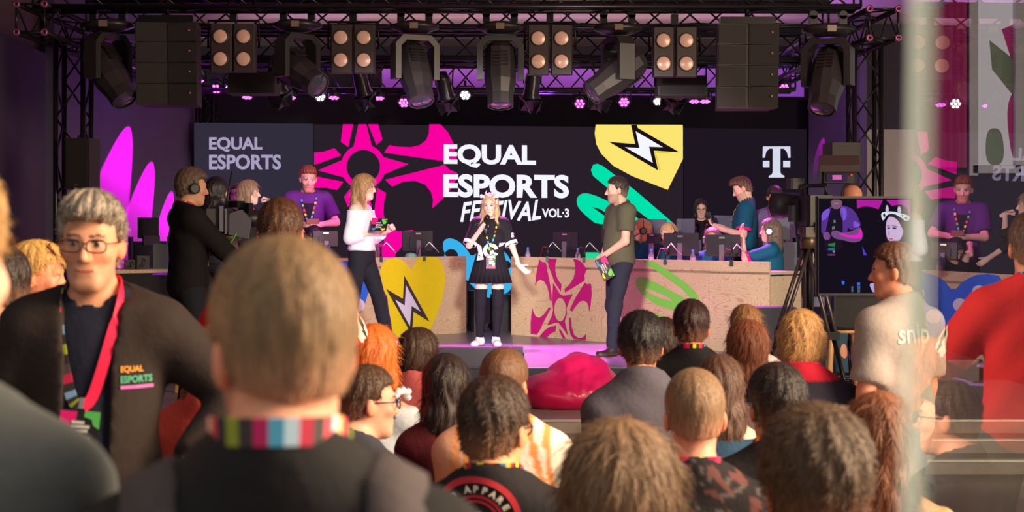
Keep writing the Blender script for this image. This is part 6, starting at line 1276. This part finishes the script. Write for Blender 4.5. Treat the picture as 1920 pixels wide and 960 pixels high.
# ---------------------------------------------------------------- seated audience, each on a black cube seat
SEAT = mat('seat_black', lin(30,28,30), .7)
def seat(i, who):
    o = i['org']; z = i['pz']-.125*i['bs']; t = thing('cube_seat', 'black cube seat under '+who, 'seat', (o.x, o.y, 0), i['yaw'], 'black cube seats')
    mb = MB(); mb.box((0, .06, z-.04), (.40, .42, .08), bev=.02); mb.build('cushion', SEAT, t, False); mb = MB(); mb.box((0, .06, (z-.08)/2), (.38, .40, z-.08)); mb.build('base', SEAT, t, False)
def aud(key, label, who, px, top, d, yaw=0, **k):
    H = k.pop('H', None); k.setdefault('hz', .642); k.setdefault('drop', .042); k['w'] = k.get('w', 1.0)*.95; i = person(key, label, px, top, d, 0, yaw, True, H, **k); seat(i, who); return i
a6 = aud('coral_seat', 'auburn haired woman in coral shirt between the grey haired man and close head', 'the woman in coral', 408, 612, 4.7, -18, H=1.66, fem=True, skin='fair', hair=('long', 'auburn', lin(120,62,44), .012), strands=600, hairL=.22, shirt=(lin(206,74,64), .7, {'loose': .024}), bottom=TR(JEAN, 'a6'))
a8 = aud('orange_hair', 'woman with long orange hair and pale ruffled straps in the audience', 'the orange haired woman', 702, 613, 6.2, -14, fem=True, skin=lin(236,160,124), hair=('long', 'orange', lin(214,112,44), .014), strands=900, hairL=.24, shirt=(lin(190,196,208), .10, {'off': 1}), bottom=TR(JEAN, 'a8'))
q = MB(); T = a8['T']; pp = [T(.125+.03*math.sin(k*.5)*.4, .08-.022*k*.5, .515-.0012*(k-6)**2) for k in range(16)]; q.tube([Vector(p)+Vector((.012*math.sin(k*2.4), 0, .008*math.cos(k*2.4))) for k, p in enumerate(pp)], .016, 8); o = q.build('ruffle_strap', fabric('ruffle_cloth', lin(206,212,226)), None); o.parent = a8['o']
a9 = aud('glasses_right', 'man with cropped hair and glasses turned to the right in the audience', 'the man with glasses turned right', 690, 686, 4.95, -48, skin=lin(236,168,142), hair=('short', 'cropped_brown', lin(82,58,42), .007), strands=1200, shirt=(lin(60,60,70), .7), bottom=TR(JEAN, 'a9'), head=(-22,2,0)); glasses(a9, mat('navy_frame', lin(50,44,84), .3), rim=.003)
a10 = aud('pink_tee', 'shaggy brown haired person in dusty pink t-shirt near the stage', 'the person in dusty pink', 785, 619, 7.0, -12, skin='fair', hair=('bowl', 'shaggy_brown', lin(72,50,40), .016), strands=900, shirt=(lin(202,96,100), .7, {'loose': .024}), bottom=TR(JEAN, 'a10'), head=(-25,0,0))
a11 = aud('maroon', 'woman with long straight dark hair in maroon top', 'the woman in maroon', 836, 668, 5.6, 0, fem=True, skin='fair', hair=('long', 'long_dark', lin(46,32,32), .014), strands=900, hairL=.26, shirt=(lin(92,28,40), 1.5), bottom=TR(JEAN, 'a11'))
def stripes(x, y, z):
    wh = np.array(lin(240,222,208)[:3]); og = np.array(lin(236,150,84)[:3]); pe = np.array(lin(230,170,140)[:3]); u_ = abs(x)
    if x < -.02 and z > .72: base = pe
    else: base = wh
    return og if (abs(u_-.10-.25*max(0, .98-z)) < .012 or abs(u_-.155-.1*max(0, .98-z)) < .010) and z > .70 else base
a12 = aud('striped', 'man in white shirt with orange stripes over the shoulders', 'the man in striped shirt', 946, 655, 5.2, -4, skin=lin(226,150,116), hair=('buzz', 'buzz_brown', lin(110,74,52), .008), strands=1500, shirt=(lin(240,222,208), .9, {'loose': .026, 'col': stripes}), bottom=TR(JEAN, 'a12'), head=(-18,4,0), w=1.05)
a13 = aud('apparel', 'man with glasses in black shirt printed with a red ring and white letters', 'the man in red ring shirt', 927, 711, 3.85, -6, skin=lin(222,160,118), hair=('short', 'dark_chestnut', lin(64,44,34), .011), strands=1800, shirt=(lin(34,30,34), .75, {'loose': .022, 'res': .011}), bottom=TR(JEAN, 'a13'), head=(-20,4,0), w=1.08)
glasses(a13, mat('navy_frame', (0,0,0)), rim=.003); lany(a13, True, width=.022, pal=[lin(210,20,50), lin(30,24,28), lin(236,210,30), lin(30,24,28), lin(180,30,70), lin(30,24,28), lin(80,150,200), lin(200,180,40)])
oo = A3(a13['hc'][0]-.032, a13['hc'][1]-.4, .968); RU, RV = (1,0,0), (0,0,1); RED = mat('print_red', lin(190,34,52), .7); IV = mat('print_ivory', lin(230,218,200), .7)
v, f = joinv(ringgrid(.110, .126, -.7, math.pi+.7, 48), ringgrid(.072, .079, -.7, math.pi+.7, 36), ringgrid(.060, .066, -.7, math.pi+.7, 36)); decal(a13['shirt'], 'ring_print', v, f, RED, oo, RU, RV)
for word, first in (('LIMITED', 0), ('APPAREL', 8)):
    q_v = []; q_f = []
    for k, ch in enumerate(word, first):
        vt, ft, ar_ = text_poly(ch, .05); an = R(103+(8-k)*14.5-(4 if k < 8 else 0)); hh = .019; ww = min(hh*ar_, .020); b0 = len(q_v)
        for a, b in vt: x, y = (a-.5)*ww, .085+b*hh; q_v.append((x*math.sin(an)+y*math.cos(an), -x*math.cos(an)+y*math.sin(an)))
        q_f += [tuple(i_+b0 for i_ in f_) for f_ in ft]
    decal(a13['shirt'], 'ring_lettering', q_v, q_f, IV, oo, RU, RV, .006)
v, f = grid_fill([[(-.046,.040),(-.038,.046),(-.036,.016),(-.044,.014)], [(-.032,.036),(.016,.036),(.012,.028),(-.032,.028)], [(-.030,.022),(.010,.022),(-.002,.008),(-.034,.008)], [(.006,.020),(.030,.020),(.024,.010),(.004,.010)]], .03); decal(a13['shirt'], 'centre_print', v, f, IV, oo, RU, RV)
a14 = aud('grey_broad', 'broad man with dark tousled hair in slate grey t-shirt, back turned', 'the man in slate grey', 1202, 590, 6.3, -2, skin='tan', hair=('short', 'tousled_black', lin(34,28,32), .020), strands=900, shirt=(lin(90,86,98), .72, {'loose': .026, 'amp': .007}), bottom=TR(JEAN, 'a14'), w=.97, drop=.07)
a15 = aud('tousled', 'brown haired person peeking out behind the man in slate grey', 'the person behind slate grey', 1245, 598, 8.2, -20, skin='fair', hair=('bowl', 'tousled_brown', lin(58,40,36), .014), strands=700, shirt=(lin(70,50,50), .7), bottom=TR(JEAN, 'a15'))
a16 = aud('black_tee', 'short haired man in black t-shirt with lanyard, before the green squiggle', 'the man before the squiggle', 1296, 565, 7.5, -4, skin=lin(206,136,104), hair=('short', 'black_cherry', lin(56,34,34), .012), strands=800, shirt=(lin(30,28,32), .8, {'loose': .02}), bottom=TR(JEAN, 'a16'), w=1.05); lany(a16, False)
a17 = aud('pale_pink', 'woman with tied light brown hair in pale pink top, nearest the side fill speaker', 'the woman in pale pink', 1398, 573, 8.4, 0, fem=True, skin='fair', hair=('tied', 'honey_brown', lin(158,112,78), .010), strands=500, hairL=.14, shirt=(lin(236,200,200), .8), bottom=TR(JEAN, 'a17'))
a18 = aud('wavy', 'woman with long wavy auburn brown hair in the right of the audience', 'the wavy haired woman', 1401, 607, 7.0, 4, fem=True, skin='fair', hair=('long', 'wavy_auburn', lin(134,78,54), .022), strands=1200, hairL=.22, shirt=(lin(226,206,196), .8), bottom=TR(JEAN, 'a18'))
a19 = aud('straight', 'woman with straight dark brown hair and bare shoulder behind the cropped man', 'the straight haired woman', 1350, 668, 5.6, 2, fem=True, skin='fair', hair=('long', 'straight_brown', lin(90,62,50), .010), strands=900, hairL=.30, shirt=(lin(40,70,96), .08, {'off': 1}), bottom=TR(JEAN, 'a19'))
def floral(x, y, z):
    n = math.sin(x*47+3*math.sin(z*31+1))*math.sin(z*43+2.5*math.sin(x*29+y*21)); m_ = math.sin(x*90+z*70+4*math.sin(x*33))*math.sin(z*95-x*40)
    if n > .48: return np.array(lin(96,58,56)[:3])
    if m_ > .72: return np.array(lin(84,78,76)[:3])
    return np.array(lin(34,28,32)[:3])
a20 = aud('floral', 'crew cut man in dark floral shirt with pink lanyard, back turned', 'the man in floral shirt', 1302, 695, 4.1, 0, skin=lin(230,158,130), hair=('buzz', 'crew_cut', lin(132,102,76), .008), strands=2600, shirt=(lin(34,28,32), .9, {'loose': .022, 'col': floral, 'res': .011}), bottom=TR(JEAN, 'a20'), hres=.005, w=1.04, hz=.675); lany(a20, True, width=.024, pal=[lin(226,20,90), lin(226,20,90), lin(30,24,28), lin(60,60,66), lin(232,214,40), lin(226,20,90)])
a21 = aud('black_right', 'dark haired man in black t-shirt with lanyard right of the crew cut man', 'the dark haired man in black', 1456, 685, 4.5, 8, skin='tan', hair=('short', 'blackish', lin(40,28,28), .011), strands=1200, shirt=(lin(26,22,26), .8, {'loose': .02}), bottom=TR(JEAN, 'a21'), w=1.08); lany(a21, True, width=.022, pal=[lin(226,10,60), lin(30,24,28), lin(226,10,60), lin(236,210,40)])
RGB = lambda c: np.array(c[:3])
zr, zn = [(CH-(y-HZ)/F*6.4) for y in (706, 752)]
a22 = aud('boy_red', 'blond bowl cut boy in red shirt with navy and white bands', 'the boy in red', 1502, 584, 6.4, -6, skin='pale', hair=('bowl', 'bowl_blond', lin(190,142,92), .010), strands=1000, shirt=(lin(170,22,44), .9, {'loose': .024, 'col': (lambda x, y, z: RGB(lin(186,26,50)) if z > zr/1.10 else RGB(lin(44,40,56)) if z > zn/1.10 else RGB(lin(236,220,220)))}), bottom=TR(JEAN, 'a22'), head=(-8,0,0)); lany(a22, True, width=.016, pal=[lin(236,30,110)])
a24 = aud('fg_brown', 'person with long brown hair lowest in the middle, close and blurred', 'the long haired close person', 1163, 814, 2.75, 0, fem=True, skin='fair', hair=('long', 'fg_brown', lin(128,98,72), .018), strands=2600, hairL=.3, shirt=(lin(60,46,42), 1.2), bottom=TR(JEAN, 'a24'), hs=1.06)
a25 = aud('fg_dark', 'man with tousled dark brown hair and red ears lowest at right, close', 'the tousled close man', 1529, 777, 2.75, 2, skin=lin(216,134,104), hair=('short', 'fg_dark_brown', lin(86,64,46), .020), strands=3000, shirt=(lin(40,30,30), .8), bottom=TR(JEAN, 'a25'), hres=.005); lany(a25, False, width=.02)
a26 = aud('fg_auburn', 'woman with long straight auburn hair and beige straps beside the glass', 'the woman beside the glass', 1648, 741, 4.1, 0, fem=True, skin=lin(226,160,124), hair=('long', 'fg_auburn', lin(126,76,50), .012), strands=1800, hairL=.14, shirt=(lin(222,182,132), .08, {'off': 1}), bottom=TR(JEAN, 'a26'))
q = MB(); q.lathe([(0,.01),(.014,.006),(.016,0)], 10, frame(a26['T'](.0,-.15,.44), (0,-1,.3))); o = q.build('necklace_clasp', SILVER, None); o.parent = a26['o']
